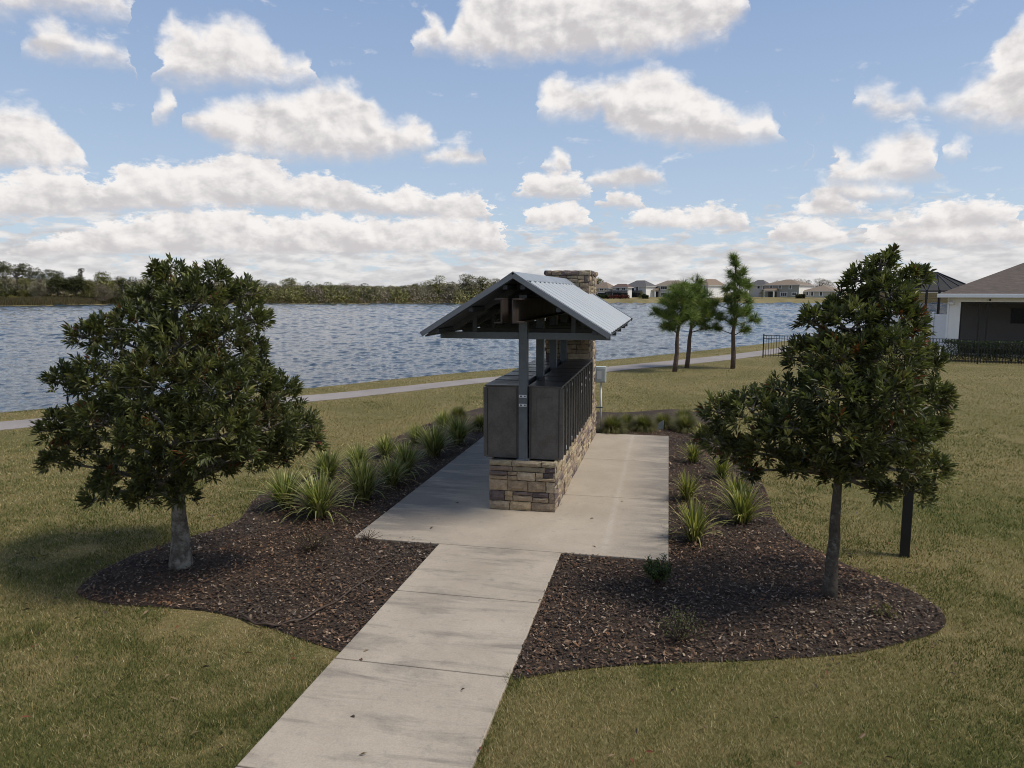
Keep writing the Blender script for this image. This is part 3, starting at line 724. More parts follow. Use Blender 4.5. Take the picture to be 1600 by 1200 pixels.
    for sg in (-1, 1):
        n_ = Vector((sl_*sg, 0, 1)).normalized(); a = Vector((cx, Y0-.018, RZ+.052)); b_ = Vector((cx+sg*W_, Y0-.018, RZ+.044-W_*sl_))
        vs = [a, b_, b_+Vector((0, 5.25, 0)), a+Vector((0, 5.25, 0))]; vs = vs+[v_-Vector((0, 0, .012)) for v_ in vs]
        m.add(vs, [(0, 1, 2, 3), (7, 6, 5, 4), (0, 4, 5, 1), (1, 5, 6, 2), (2, 6, 7, 3), (3, 7, 4, 0)])
    m.build('ridge_cap', M['roof'], kiosk)
kiosk_build()

def mailbox_bank(side):
    lab = ('bronze mailbox bank on the stone base facing the sunny right side of the pad', 'bronze mailbox bank on the stone base, the left one, beyond the post')[side]
    root = thing('mailbox_bank', lab, 'mailboxes', K2W(0, 0, .776), KA, 'mailbox banks under the shelter')
    sx = 1 if side == 0 else -1
    xin, xout = (-.425, .045) if side == 0 else (-.575, -1.075)
    xa, xb = min(xin, xout), max(xin, xout); y0, y1, h = .16, 4.58, 1.06
    m = MB(); m.box(xa, xb, y0, y1, 0, h); m.build('body', M['bronze'], root, bevel=.006)
    m = MB(); m.box(xa-.012, xb+.012, y0-.012, y1, h+.001, h+.022)
    n = 7; mw = (y1-y0)/n
    for i in range(1, n): m.box(xa-.004, xb+.004, y0+i*mw-.008, y0+i*mw+.008, h+.0225, h+.028)
    m.build('lid', M['bronze_top'], root, bevel=.004)
    m = MB(); m.box(xa+.11, xa+.34, y0-.006, y0-.0005, .60, .92); m.build('access_panel', M['bronze'], root, bevel=.003)
    m = MB(); m.box(xa+.025, xa+.035, y0-.008, y0, .03, h-.02); m.box(xb-.035, xb-.025, y0-.008, y0, .03, h-.02); m.build('edge_seam', M['bronze_door'], root)
    door = None
    def xs(a, b): return (xout+sx*a, xout+sx*b) if sx > 0 else (xout+sx*b, xout+sx*a)
    dm = MB(); dw = mw/2-.05; dh = .135
    a, b = xs(.0, .014); dm.box(a, b, 0, dw, 0, dh); a, b = xs(.0145, .019); dm.box(a, b, .02, dw-.02, dh-.03, dh-.022); a, b = xs(.0145, .024)
    dm.box(a, b, dw-.035, dw-.02, dh*.4, dh*.4+.015)
    for i in range(n):
        yb = y0+i*mw
        a, b = xs(.0, .034); 
        for k in (0., mw/2): pm = MB(); pm.box(a, b, yb+k+.002, yb+k+.036, .012, h-.012); pm.build('door_frame', M['bronze'], root)
        for k in (0, 1):
            for j in range(7):
                o = None
                if door is None: door = dm.build('mailbox_door', M['bronze_door'], root, bevel=.002); o = door
                else: o = door.copy(); C.objects.link(o); o.parent = root
                o.location = (0, yb+k*mw/2+.042, .03+j*.144)
    for (i, z, hh, ww) in ((0, .10, .05, .03), (1, .12, .05, .03), (3, .82, .04, .07), (3, .70, .04, .02), (4, .86, .04, .08), (4, .73, .04, .02), (5, .89, .04, .08), (5, .76, .04, .02), (1, .98, .045, .03), (0, .97, .04, .03), (2, .04, .03, .03), (3, .03, .03, .03)):
        a, b = xs(.035, .042); k = MB(); yy = y0+i*mw+mw*.5+.003; k.box(a, b, yy, yy+ww, z, z+hh); k.build('sticker', M['label' if z < .95 else 'ebox'], root)
    return root
mailbox_bank(0); mailbox_bank(1)

# electrical box on a pipe behind the pillar
def ebox():
    x, y = K2W(.02, 6.75).xy
    r = thing('utility_box', 'small grey electrical enclosure on a thin white pipe behind the stone pillar', 'utility box', (x, y, 0), KA)
    m = MB(); m.tube([(.02, 0, 0), (.02, 0, 1.14)], [.021, .021], 10); m.build('pipe', M['pipe'], r, True)
    m = MB(); m.box(-.11, .13, -.08, .08, 1.13, 1.50); m.build('enclosure', M['ebox'], r, bevel=.012)
    m = MB(); m.box(-.09, .11, -.092, -.081, 1.16, 1.47); d = m.build('cover', M['ebox'], r, bevel=.006)
    k = MB(); k.box(-.07, .03, -.096, -.0925, 1.22, 1.40); k.build('notice', M['label'], d)
    m = MB(); m.box(-.2, .07, -.035, -.022, .53, .56); m.box(-.22, -.14, -.05, -.02, .62, .72); m.build('bracket', M['galv'], r)
ebox()

# ------------------------------------------------------------------ foliage builders
def unit(v): return v/np.maximum(np.linalg.norm(v, axis=-1, keepdims=True), 1e-9)
def leaves_mesh(base, d, L, W, fold=.25, droop=.1):
    """diamond leaves folded on the midrib: base (n,3), direction d, length, width"""
    n = len(base); up = np.array([0, 0, 1.])+rng.normal(0, .35, (n, 3)); s = unit(np.cross(d, up)); nn = np.cross(s, d)
    L = L[:, None]; W = W[:, None]
    mid = base+d*L*.55
    tip = base+d*L-np.array([0, 0, 1])*L*droop
    l = mid-s*W*.5+nn*W*fold; r = mid+s*W*.5+nn*W*fold
    v = np.stack([base, r, tip, l], 1).reshape(-1, 3)
    i = np.arange(n)*4; f = np.concatenate([np.stack([i, i+1, i+2], -1), np.stack([i, i+2, i+3], -1)])
    return v, f
def rand_dirs(n): return unit(rng.normal(0, 1, (n, 3)))
GREENS = np.array([(.058, .068, .026), (.082, .092, .034), (.112, .120, .042), (.16, .155, .056), (.042, .051, .023)])
def rosette_crown(lobes, dens=78, L0=.102, red=.035):
    cs = np.array([l[0] for l in lobes]); rs = np.array([l[1] for l in lobes]); P, D = [], []
    for c_, r_ in zip(cs, rs):
        n = int(dens*4*r_*r_*3.1416)+8; d = rand_dirs(n); d[:, 2] = np.where(d[:, 2] < -.55, -d[:, 2]*.6, d[:, 2]); d = unit(d)
        p = c_+d*r_*rng.uniform(.72, 1.06, (n, 1))
        dist = np.linalg.norm(p[:, None]-cs[None], axis=-1)/rs[None]
        keep = (dist.min(1) > .55) | (rng.random(n) < .3)
        P.append(p[keep]); D.append(d[keep])
    P = np.concatenate(P); D = unit(np.concatenate(D)+np.array([0, 0, .7])+rng.normal(0, .18, (len(P), 3)))
    nl = 13; n = len(P); Pn = np.repeat(P, nl, 0); Dn = np.repeat(D, nl, 0)
    side = unit(np.cross(Dn, rand_dirs(n*nl))); op = np.tile(np.linspace(.25, 1.22, nl), n)+rng.normal(0, .12, n*nl)
    d = unit(Dn*np.cos(op)[:, None]+side*np.sin(op)[:, None]); sc = np.repeat(rng.uniform(.75, 1.15, n), nl)
    base = Pn-Dn*(np.tile(np.linspace(0, .07, nl), n)*sc)[:, None]
    L = L0*sc*rng.uniform(.75, 1.15, n*nl); W = L*rng.uniform(.20, .27, n*nl)
    v, f = leaves_mesh(base, d, L, W, .22, .12)
    base_c = GREENS[rng.choice(5, n, p=[.24, .28, .22, .12, .14])]; c = np.repeat(base_c, nl, 0)*rng.uniform(.7, 1.35, (n*nl, 1))
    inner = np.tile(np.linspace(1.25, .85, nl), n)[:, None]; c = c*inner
    # clusters with bronze or red young and old leaves
    rr = rng.random(n) < red; m = np.repeat(rr, nl) & (rng.random(n*nl) < .5); c[m] = np.array([.13, .045, .022])*rng.uniform(.6, 1.5, (m.sum(), 1))
    hz = vnoise(P[:, 0]*3+P[:, 1]*2, P[:, 2]*3, 1.0); br = np.repeat((hz > .72) & (rng.random(n) < .45), nl) & (rng.random(n*nl) < .5); c[br] = np.array([.075, .058, .024])*rng.uniform(.7, 1.3, (br.sum(), 1))
    return v, f, np.repeat(c, 4, 0), P
def bend_path(a, b, n=7, sag=.0, wig=.04):
    a, b = Vector(a), Vector(b); L = (b-a).length; out = []
    for i in range(n):
        t = i/(n-1); p = a.lerp(b, t); k = math.sin(t*math.pi)
        out.append(p+Vector((random.uniform(-1, 1)*wig*L*k, random.uniform(-1, 1)*wig*L*k, sag*L*k)))
    return out
def broadleaf(name, label, base, top_xyz, trunk_r, Y, lobes_px, seed_dy=None, red=.035, bark='bark'):
    t = thing(name, label, 'tree', (*base, 0)); o = Vector((*base, 0))
    lobes = []
    for px, py, r_, dy in lobes_px:
        p = dep(px, py, Y+dy)-o; lobes.append((np.array(p), r_*Y/F*(.86 if dy < .5 else .72)))
    v, f, c, P = rosette_crown(lobes, red=red)
    mesh_obj('crown', v, f, M['leaf'], t, c)
    tr = MB(); tp = Vector(top_xyz)-o
    path = bend_path((0, 0, -.03), tp, 9, 0, .012); n = len(path)
    tr.tube(path, [trunk_r*(1.14 if i == 0 else 1.04 if i == 1 else 1-.06*i) for i in range(n)], 14, jit=.05)
    zt = max(p[2] for p, _ in lobes); axis_top = Vector((lobes[0][0][0], lobes[0][0][1], zt))
    lead = bend_path(tp, axis_top, 9, 0, .02); tr.tube(lead, [trunk_r*.62*(1-.1*i) for i in range(9)], 8)
    trunk = tr.build('trunk', M[bark], t, True)
    br = MB()
    for p, r_ in lobes:
        p = Vector(p); z0 = max(tp.z*.85, min(p.z-.45, zt-.3)); k = (z0-tp.z)/max(zt-tp.z, .1)
        a = tp.lerp(axis_top, max(0, min(1, k)))
        br.tube(bend_path(a, p, 6, .05, .05), [.032, .027, .023, .018, .013, .008], 6)
        for _ in range(5):
            d = Vector(rand_dirs(1)[0]); d.z = abs(d.z)*.7; br.tube(bend_path(p, p+d*r_*.9, 4, 0, .06), [.011, .009, .007, .004], 5)
    br.build('branches', M['bark'], t, True)
    return t
LT = [(275,440,36,0),(245,425,18,0),(332,448,40,-.1),(385,462,30,.15),(235,470,36,.2),(300,485,55,-.3),(392,500,28,0),(412,498,14,.1),
      (135,528,30,0),(165,525,38,0),(215,515,48,-.3),(280,545,62,-.55),(350,540,55,-.4),(396,545,26,.2),
      (100,600,36,0),(165,590,52,-.4),(245,605,66,-.85),(330,610,66,-.85),(400,600,38,-.2),(440,620,40,0),(405,575,18,.1),
      (92,670,38,0),(165,665,55,-.5),(250,680,70,-.95),(340,685,68,-.9),(420,672,55,-.5),(472,668,38,0),(490,690,24,-.1),
      (85,722,24,.1),(120,705,40,0),(190,742,45,-.35),(255,745,50,-.6),(330,722,46,-.5),(400,712,38,-.25),(440,705,36,0),(155,772,32,0),(225,778,28,-.2),(285,770,30,-.3),
      (280,560,65,.7),(205,620,65,.8),(350,620,70,.8),(280,690,80,.9),(420,650,40,.6),(140,650,45,.6)]
lb = at(283, 886)
broadleaf('broadleaf_tree', 'dark green rounded tree with thick pale trunk on the left mulch bed', lb, dep(279, 770, lb[1]), .125, lb[1], LT)
RT = [(1378,415,24,0),(1392,400,12,.05),(1345,440,30,0),(1425,438,24,0),(1385,465,42,-.2),(1330,478,36,.1),(1440,430,12,.1),
      (1268,502,24,0),(1330,515,50,-.3),(1400,505,46,-.2),(1432,515,24,.1),(1300,490,26,.1),
      (1255,560,36,0),(1310,565,54,-.4),(1390,565,58,-.5),(1440,565,36,0),
      (1232,615,40,-.1),(1300,625,58,-.6),(1380,628,62,-.7),(1448,622,40,-.1),(1468,640,22,.1),
      (1122,645,32,0),(1175,645,44,-.2),(1240,672,54,-.5),(1320,685,62,-.7),(1400,685,58,-.5),(1455,675,34,0),
      (1115,690,32,0),(1150,705,30,0),(1200,700,42,-.2),(1172,738,18,-.1),(1265,715,40,-.4),(1345,728,40,-.5),(1400,735,44,-.2),(1452,738,36,.1),(1372,770,24,-.2),(1430,768,34,.1),(1300,745,20,-.2),(1240,735,22,-.2),
      (1340,560,55,.6),(1390,620,62,.7),(1290,660,45,.6),(1400,700,50,.6),(1220,660,34,.5)]
rb = at(1296, 934)
broadleaf('broadleaf_tree', 'dark green tree with slim lichen spotted trunk on the right mulch bed', rb, dep(1310, 745, rb[1]), .075, rb[1], RT, red=.05, bark='darkbark')

# young pines
def pine(label, base_px, top_px, lobes_px, Y=None):
    b = at(*base_px); Y = b[1]; o = Vector((*b, 0)); t = thing('pine_tree', label, 'tree', o, 0, 'young pines by the lakeside path')
    top = dep(*top_px, Y)-o
    tr = MB(); path = bend_path((0, 0, -.03), top, 10, 0, .012); tr.tube(path, [.105*(1-.088*i) for i in range(10)], 9, jit=.07); tr.build('trunk', M['pinebark'], t, True)
    br = MB(); V, Fc, Cc = [], [], []; nv = 0
    for i, (px, py, r_) in enumerate(lobes_px):
        r_ = r_*1.1
        for dy in ((-.35, .4) if r_ > 12 else (0,)):
            p = np.array(dep(px+random.uniform(-4, 4), py, Y+dy)-o); r3 = r_*Y/F
            zt = max(.9, min(p[2]-.25, top.z-.1)); a = Vector(path[0]).lerp(top, zt/top.z); br.tube(bend_path(a, p, 5, -.04, .04), [.026, .022, .017, .012, .008], 5)
            nt = int(6+20*r3); d = rand_dirs(nt); d[:, 2] = d[:, 2]*.8+.15; tp = p+d*r3*rng.uniform(.3, .85, (nt, 1)); ax = unit(d+np.array([0, 0, .6]))
            nn = 64; B = np.repeat(tp, nn, 0); A = np.repeat(ax, nn, 0); dd = unit(A*.85+rand_dirs(nt*nn)*.9)
            L = rng.uniform(.20, .42, nt*nn)[:, None]; s = unit(np.cross(dd, rand_dirs(nt*nn)))*.0065
            B = B+A*rng.uniform(-.12, .05, (nt*nn, 1)); tipz = B+dd*L-np.array([0, 0, .03])
            v = np.stack([B-s, B+s, tipz], 1).reshape(-1, 3); V.append(v); Fc.append(np.arange(len(v)).reshape(-1, 3)+nv); nv += len(v)
            c0 = np.array([(.11, .155, .034), (.16, .21, .05), (.075, .11, .028), (.20, .24, .07)])[rng.integers(0, 4, nt)]; c = np.repeat(c0, nn, 0)*rng.uniform(.7, 1.3, (nt*nn, 1)); Cc.append(np.repeat(c, 3, 0))
    br.build('branches', M['pinebark'], t, True)
    mesh_obj('needles', np.concatenate(V), np.concatenate(Fc), M['needle'], t, np.concatenate(Cc))
pine('leftmost young pine with bushy rounded crown beside the path', (1054, 581), (1068, 444), [(1068,447,9),(1056,458,13),(1075,466,14),(1046,472,12),(1066,482,16),(1040,492,12),(1027,488,8),(1058,500,14),(1078,496,12),(1038,510,8),(1048,512,9)])
pine('middle young pine leaning right, half hidden by its left neighbour', (1073, 575), (1088, 436), [(1088,440,8),(1084,452,12),(1096,462,12),(1090,478,14),(1106,478,11),(1100,495,13),(1114,492,9),(1088,505,11),(1108,510,9)])
pine('tallest young pine with pointed top and open lower branches', (1145, 576), (1151, 399), [(1151,404,4),(1150,416,7),(1157,428,8),(1144,430,8),(1150,444,12),(1134,452,8),(1166,448,9),(1156,462,12),(1138,470,10),(1122,474,7),(1172,470,8),(1146,486,11),(1165,488,11),(1128,496,9),(1118,512,7),(1176,498,9),(1164,514,10),(1146,505,7)])

# strap leaf clumps
def strap_mesh(n, L, spread, cols, w=.016, up=.9, stripe=True):
    a = rng.uniform(0, 2*np.pi, n); tilt = np.abs(rng.normal(0, spread, n)).clip(0, 1.45); l = L*rng.uniform(.65, 1.1, n); br = rng.uniform(0, .09, n)
    segs = 5; V = []; Cc = []
    out = np.stack([np.cos(a), np.sin(a), 0*a], -1); side = np.stack([-np.sin(a), np.cos(a), 0*a], -1)
    p = out*br[:, None]+side*rng.normal(0, .03, n)[:, None]; ang = tilt*.55; col = cols[rng.integers(0, len(cols), n)]*rng.uniform(.75, 1.25, (n, 1))
    for s in range(segs+1):
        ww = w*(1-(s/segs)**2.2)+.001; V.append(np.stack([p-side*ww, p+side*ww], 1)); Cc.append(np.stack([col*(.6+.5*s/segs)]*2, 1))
        d = out*np.sin(ang)[:, None]+np.array([0, 0, 1.])*np.cos(ang)[:, None]; p = p+d*(l/segs)[:, None]; ang = ang+tilt*.30*up+.05
    v = np.stack(V, 1).reshape(n, -1, 3); c = np.stack(Cc, 1).reshape(n, -1, 3); k = (segs+1)*2
    f = [np.stack([np.arange(n)*k+2*s, np.arange(n)*k+2*s+1, np.arange(n)*k+2*s+3, np.arange(n)*k+2*s+2], -1) for s in range(segs)]
    return v.reshape(-1, 3), np.concatenate(f), c.reshape(-1, 3)
LILY = np.array([(.15, .17, .052), (.20, .21, .075), (.11, .125, .042), (.46, .43, .23), (.38, .35, .13), (.27, .265, .10)])
LILYR = np.array([(.14, .155, .045), (.28, .265, .075), (.42, .37, .15), (.21, .205, .055), (.10, .11, .04)])
lily_protos = {}
def lily(px, py, sc, label, right=False, k=0):
    key = (right, k)
    b = at(px, py)
    if key not in lily_protos:
        v, f, c = strap_mesh(280 if not right else 150, .74, .56, LILYR if right else LILY, .0135)
        o = mesh_obj('flax_lily', v, f, M['strap'], None, c); lily_protos[key] = o
    else: o = lily_protos[key].copy(); C.objects.link(o)
    sc *= 1.04; o.location = (b[0], b[1], .01); o.scale = (sc, sc, sc*random.uniform(.88, 1.0)); o.rotation_euler.z = random.uniform(0, 6.28)
    tag(o, label, 'plant', 'strap leaved lily clumps in the mulch beds')
for i, a in enumerate([
  (500,808,.98,'largest strap leaf clump at the near end of the left row'),
  (447,795,.90,'strap leaf clump left of and behind the largest one, at the lawn edge'),
  (568,782,.88,'bright green strap clump just right of the largest clump'),
  (512,752,.80,'strap clump behind the largest one, beside the lawn'),
  (612,760,.72,'strap clump by the slab edge, third along the left row'),
  (560,738,.72,'strap clump by the lawn in the middle of the left row'),
  (634,742,.82,'upright fan shaped strap clump in the middle of the left row'),
  (603,716,.70,'strap clump on the lawn side behind the fan shaped one'),
  (678,714,.92,'wide green strap clump past the middle of the left row'),
  (716,694,.86,'strap clump at the far end of the left row, near the mailboxes'),
  (650,695,.62,'small strap clump on the lawn side near the far end of the left row'),
  (693,672,.70,'pale strap clump at the far lawn side of the left row')]):
    lily(*a, False, i % 4)
for i, a in enumerate([
  (1084,846,.78,'yellow striped strap clump nearest the right edge of the concrete pad'),
  (1160,818,.84,'yellow striped strap clump beside the curved lawn edge'),
  (1150,792,.74,'strap clump directly behind the one at the curved lawn edge'),
  (1074,783,.62,'small striped strap clump by the pad, second along the right bed'),
  (1083,724,.62,'striped strap clump by the pad under the tree branches'),
  (1128,748,.62,'strap clump half hidden by the right tree\'s lowest branches'),
  (1098,695,.66,'farthest striped strap clump of the right bed')]):
    lily(*a, True, i % 3)
# fountain grasses behind the pad
GR = np.array([(.13, .135, .05), (.19, .17, .07), (.24, .20, .10), (.09, .10, .04)])
gp = None
for (px, py, sc, lab) in ((957,676,.98,'rounded grass tussock beside the utility pipe'), (980,668,.8,'dark low grass tussock between the first two larger ones'), (1006,673,.92,'rounded grass tussock left of the slate rock'),
                          (1036,668,.84,'brown topped grass tussock behind the slate rock'), (1071,674,.95,'green grass tussock by the right tree\'s branch tips'), (1069,662,.9,'grass tussock at the back right of the far bed'), (752,672,.9,'grass tussock at the left edge of the mailboxes'), (716,655,.8,'pale grass tussock on the lawn side behind the left row')):
    b = at(px, py)
    if gp is None:
        v, f, c = strap_mesh(1500, .50, .80, GR, .0055, 1.25); gp = mesh_obj('grass_tussock', v, f, M['strap'], None, c); o = gp
    else: o = gp.copy(); C.objects.link(o)
    o.location = (b[0], b[1], .01); sc *= 1.0; o.scale = (sc, sc, sc*.82); o.rotation_euler.z = random.uniform(0, 6); tag(o, lab, 'plant', 'grass tussocks behind the pad')
def small_shrub(name, label, px, py, h, rad, n, cols, twig=26, Ls=.035):
    b = at(px, py); t = thing(name, label, 'shrub', (*b, .01)); m = MB(); pts = []
    for i in range(twig):
        a = random.uniform(0, 6.28); rr = rad*math.sqrt(random.random()); e = Vector((math.cos(a)*rr, math.sin(a)*rr, h*random.uniform(.5, 1)*(1-.35*(rr/rad)**2)))
        pth = bend_path((random.uniform(-.03, .03), random.uniform(-.03, .03), 0), e, 5, 0, .06); m.tube(pth, [.005, .004, .0035, .003, .002], 5); pts += [(pth[2].lerp(pth[4], random.random())) for _ in range(max(1, n//twig))]
    m.build('twigs', M['hose'], t)
    P = np.array([tuple(p) for p in pts])+rng.normal(0, .018, (len(pts), 3)); d = unit(rand_dirs(len(P))+np.array([0, 0, .6]))
    v, f = leaves_mesh(P, d, Ls*rng.uniform(.6, 1.2, len(P)), Ls*.5*rng.uniform(.7, 1.1, len(P)))
    c = np.array(cols)[rng.integers(0, len(cols), len(P))]*rng.uniform(.7, 1.3, (len(P), 1)); mesh_obj('leaves', v, f, M['leaf'], t, np.repeat(c, 4, 0))
small_shrub('shrub', 'small leafy green shrub at the near right corner of the concrete pad', 1027, 915, .36, .17, 1500, [(.05, .075, .02), (.08, .105, .028), (.035, .05, .016)])
small_shrub('weed', 'sparse low green weed in the middle of the right mulch bed', 1062, 1003, .36, .26, 420, [(.06, .075, .022), (.09, .09, .03)], 30, .028)
small_shrub('weed', 'sparse brown twiggy weed in front of the largest strap clump', 487, 862, .32, .3, 260, [(.07, .055, .025), (.09, .08, .03)], 44, .026)
small_shrub('weed', 'tiny reddish weed hanging over the left corner of the slab', 575, 846, .16, .2, 90, [(.07, .035, .02), (.08, .06, .03)], 16, .022)
small_shrub('weed', 'low yellowish weed patch on the mulch right of the right tree', 1385, 965, .09, .2, 160, [(.16, .13, .035), (.1, .1, .03)], 14, .03)
r_ = MB(); b = at(1030, 672)
r_.add([(-.10, -.04, 0), (.08, -.06, 0), (.1, .06, 0), (-.08, .06, 0), (-.02, -.03, .16), (.10, -.03, .24), (.11, .03, .22), (.0, .04, .14)], [(0, 3, 2, 1), (4, 5, 6, 7), (0, 1, 5, 4), (1, 2, 6, 5), (2, 3, 7, 6), (3, 0, 4, 7)])
o = r_.build('slate_rock', M['slate'], bevel=.015); o.location = (*b, .01); tag(o, 'small slanted slate grey rock between grass tussocks behind the pad', 'rock')
hp = [at(px, py) for px, py in ((380, 968), (405, 980), (440, 980), (480, 968), (530, 940), (580, 905), (610, 882))]
m = MB(); m.tube([(x, y, .035+.012*math.sin(i)) for i, (x, y) in enumerate(smooth_poly(hp, 6, False))], [.011]*(6*6+1), 8); tag(m.build('drip_tube', M['hose'], smooth=True), 'thin brown irrigation tube curving over the left mulch bed', 'tube')
# square post behind the right tree
b = at(1413, 869); r = thing('square_post', 'dark square post on the lawn half hidden behind the right tree', 'post', (*b, 0), R(-28))
m = MB(); m.box(-.055, .055, -.055, .055, 0, 1.28); m.build('shaft', M['black'], r, bevel=.005); m = MB(); m.box(-.066, .066, -.066, .066, 1.281, 1.30); m.add([(-.066, -.066, 1.30), (.066, -.066, 1.30), (.066, .066, 1.30), (-.066, .066, 1.30), (0, 0, 1.335)], [(0, 1, 4), (1, 2, 4), (2, 3, 4), (3, 0, 4)]); m.build('cap', M['black'], r)
# fallen leaves
def litter():
    n = 420; th = rng.uniform(-R(38), R(38), n); r = np.sqrt(rng.uniform(4.3**2, 13**2, n)); x = r*np.sin(th); y = r*np.cos(th)
    nt = 160; q = rng.normal(0, 1.1, (nt, 2)); x[:nt//2] = lb[0]+q[:nt//2, 0]; y[:nt//2] = lb[1]+q[:nt//2, 1]; x[nt//2:nt] = rb[0]+q[nt//2:, 0]; y[nt//2:nt] = rb[1]+q[nt//2:, 1]
    onp = inpoly(x, y, PAD_POLY); kp = ~onp | (rng.random(n) < .25); x, y = x[kp], y[kp]; n = len(x); onp = inpoly(x, y, PAD_POLY)
    d = rand_dirs(n); d[:, 2] *= .25; d = unit(d); v, f = leaves_mesh(np.stack([x, y, np.where(onp, .044, .05)], -1), d, rng.uniform(.04, .085, n), rng.uniform(.016, .03, n))
    c = np.array([(.16, .055, .028), (.12, .07, .035), (.055, .038, .03), (.2, .14, .08), (.07, .05, .045)])[rng.integers(0, 5, n)]
    tag(mesh_obj('fallen_leaves', v, f, M['leaf'], None, np.repeat(c, 4, 0)), 'fallen reddish brown leaves scattered over lawn and mulch', 'leaves', kind='stuff')
litter()

# ------------------------------------------------------------------ right: fence, hedge, house, pool cage
def fence(label, A, B, nsec, h=1.12):
    A, B = Vector((*A, 0)), Vector((*B, 0)); L = (B-A).length; ang = math.atan2(B.y-A.y, B.x-A.x)
    t = thing('metal_fence', label, 'fence', A, ang, 'black picket fences round the yard')
    for i in range(nsec+1):
        x = L*i/nsec; m = MB(); m.box(x-.028, x+.028, -.028, .028, 0, h+.03); m.box(x-.036, x+.036, -.036, .036, h+.0305, h+.05); m.build('post', M['black'], t)
        if i < nsec:
            x1 = L*(i+1)/nsec; m = MB()
            for z in (.14, h-.17, h-.02): m.box(x+.03, x1-.03, -.014, .014, z-.015, z+.015)
            n = int((x1-x)/.115)
            for k in range(1, n): xx = x+(x1-x)*k/n; m.box(xx-.011, xx+.011, -.011, .011, .04, h)
            m.build('picket_panel', M['black'], t)
fA, fB = at(1192, 559), at(1602, 571); fdir = (Vector(fB)-Vector(fA)).normalized()
fence('black metal picket fence running across the lawn in front of the house', fA, tuple(Vector(fA)+fdir*18.3), 8)
FYAW = math.atan2(-fdir.y, fdir.x); PHI = R(33)          # yaws (clockwise) of the fence line and the near house
def hedge():
    a, b = dep(1474, 560, 34.6), dep(1640, 560, 33.2); t = thing('hedge', 'clipped dark green hedge in front of the screened patio', 'hedge', (a.x, a.y, 0), -FYAW)
    L = (Vector((b.x, b.y))-Vector((a.x, a.y))).length; n = 9000; p = np.stack([rng.uniform(0, L, n), rng.uniform(-.4, .4, n), rng.uniform(.05, .92, n)], -1)
    k = rng.integers(0, 3, n); p[k == 0, 2] = rng.uniform(.82, .95, (k == 0).sum()); p[k == 1, 1] = -.4+rng.normal(0, .04, (k == 1).sum())
    p[:, 2] *= 1+.12*(vnoise(p[:, 0], p[:, 1], 1.6)-.5); v, f = leaves_mesh(p, unit(rand_dirs(n)+np.array([0, -.3, .4])), rng.uniform(.06, .11, n), rng.uniform(.03, .05, n))
    c = np.array([(.03, .05, .016), (.045, .065, .02), (.02, .032, .012)])[rng.integers(0, 3, n)]*rng.uniform(.7, 1.3, (n, 1)); mesh_obj('leaves', v, f, M['leaf'], t, np.repeat(c, 4, 0))
    m = MB(); 
    for x in np.arange(.3, L, .6): m.tube([(x, 0, 0), (x+.03, .02, .7)], [.02, .01], 5)
    m.build('stems', M['bark'], t)
hedge()
hb = at(1476, 562); m = MB(); m.box(-.045, .045, -.045, .045, 0, .55); m.box(-.055, .055, -.055, .055, .551, .58); o = m.build('vent_pipe', M['white'], bevel=.01); o.location = (hb[0]-.05, hb[1]+.4, 0); tag(o, 'short white post standing at the hedge end behind the fence', 'post')

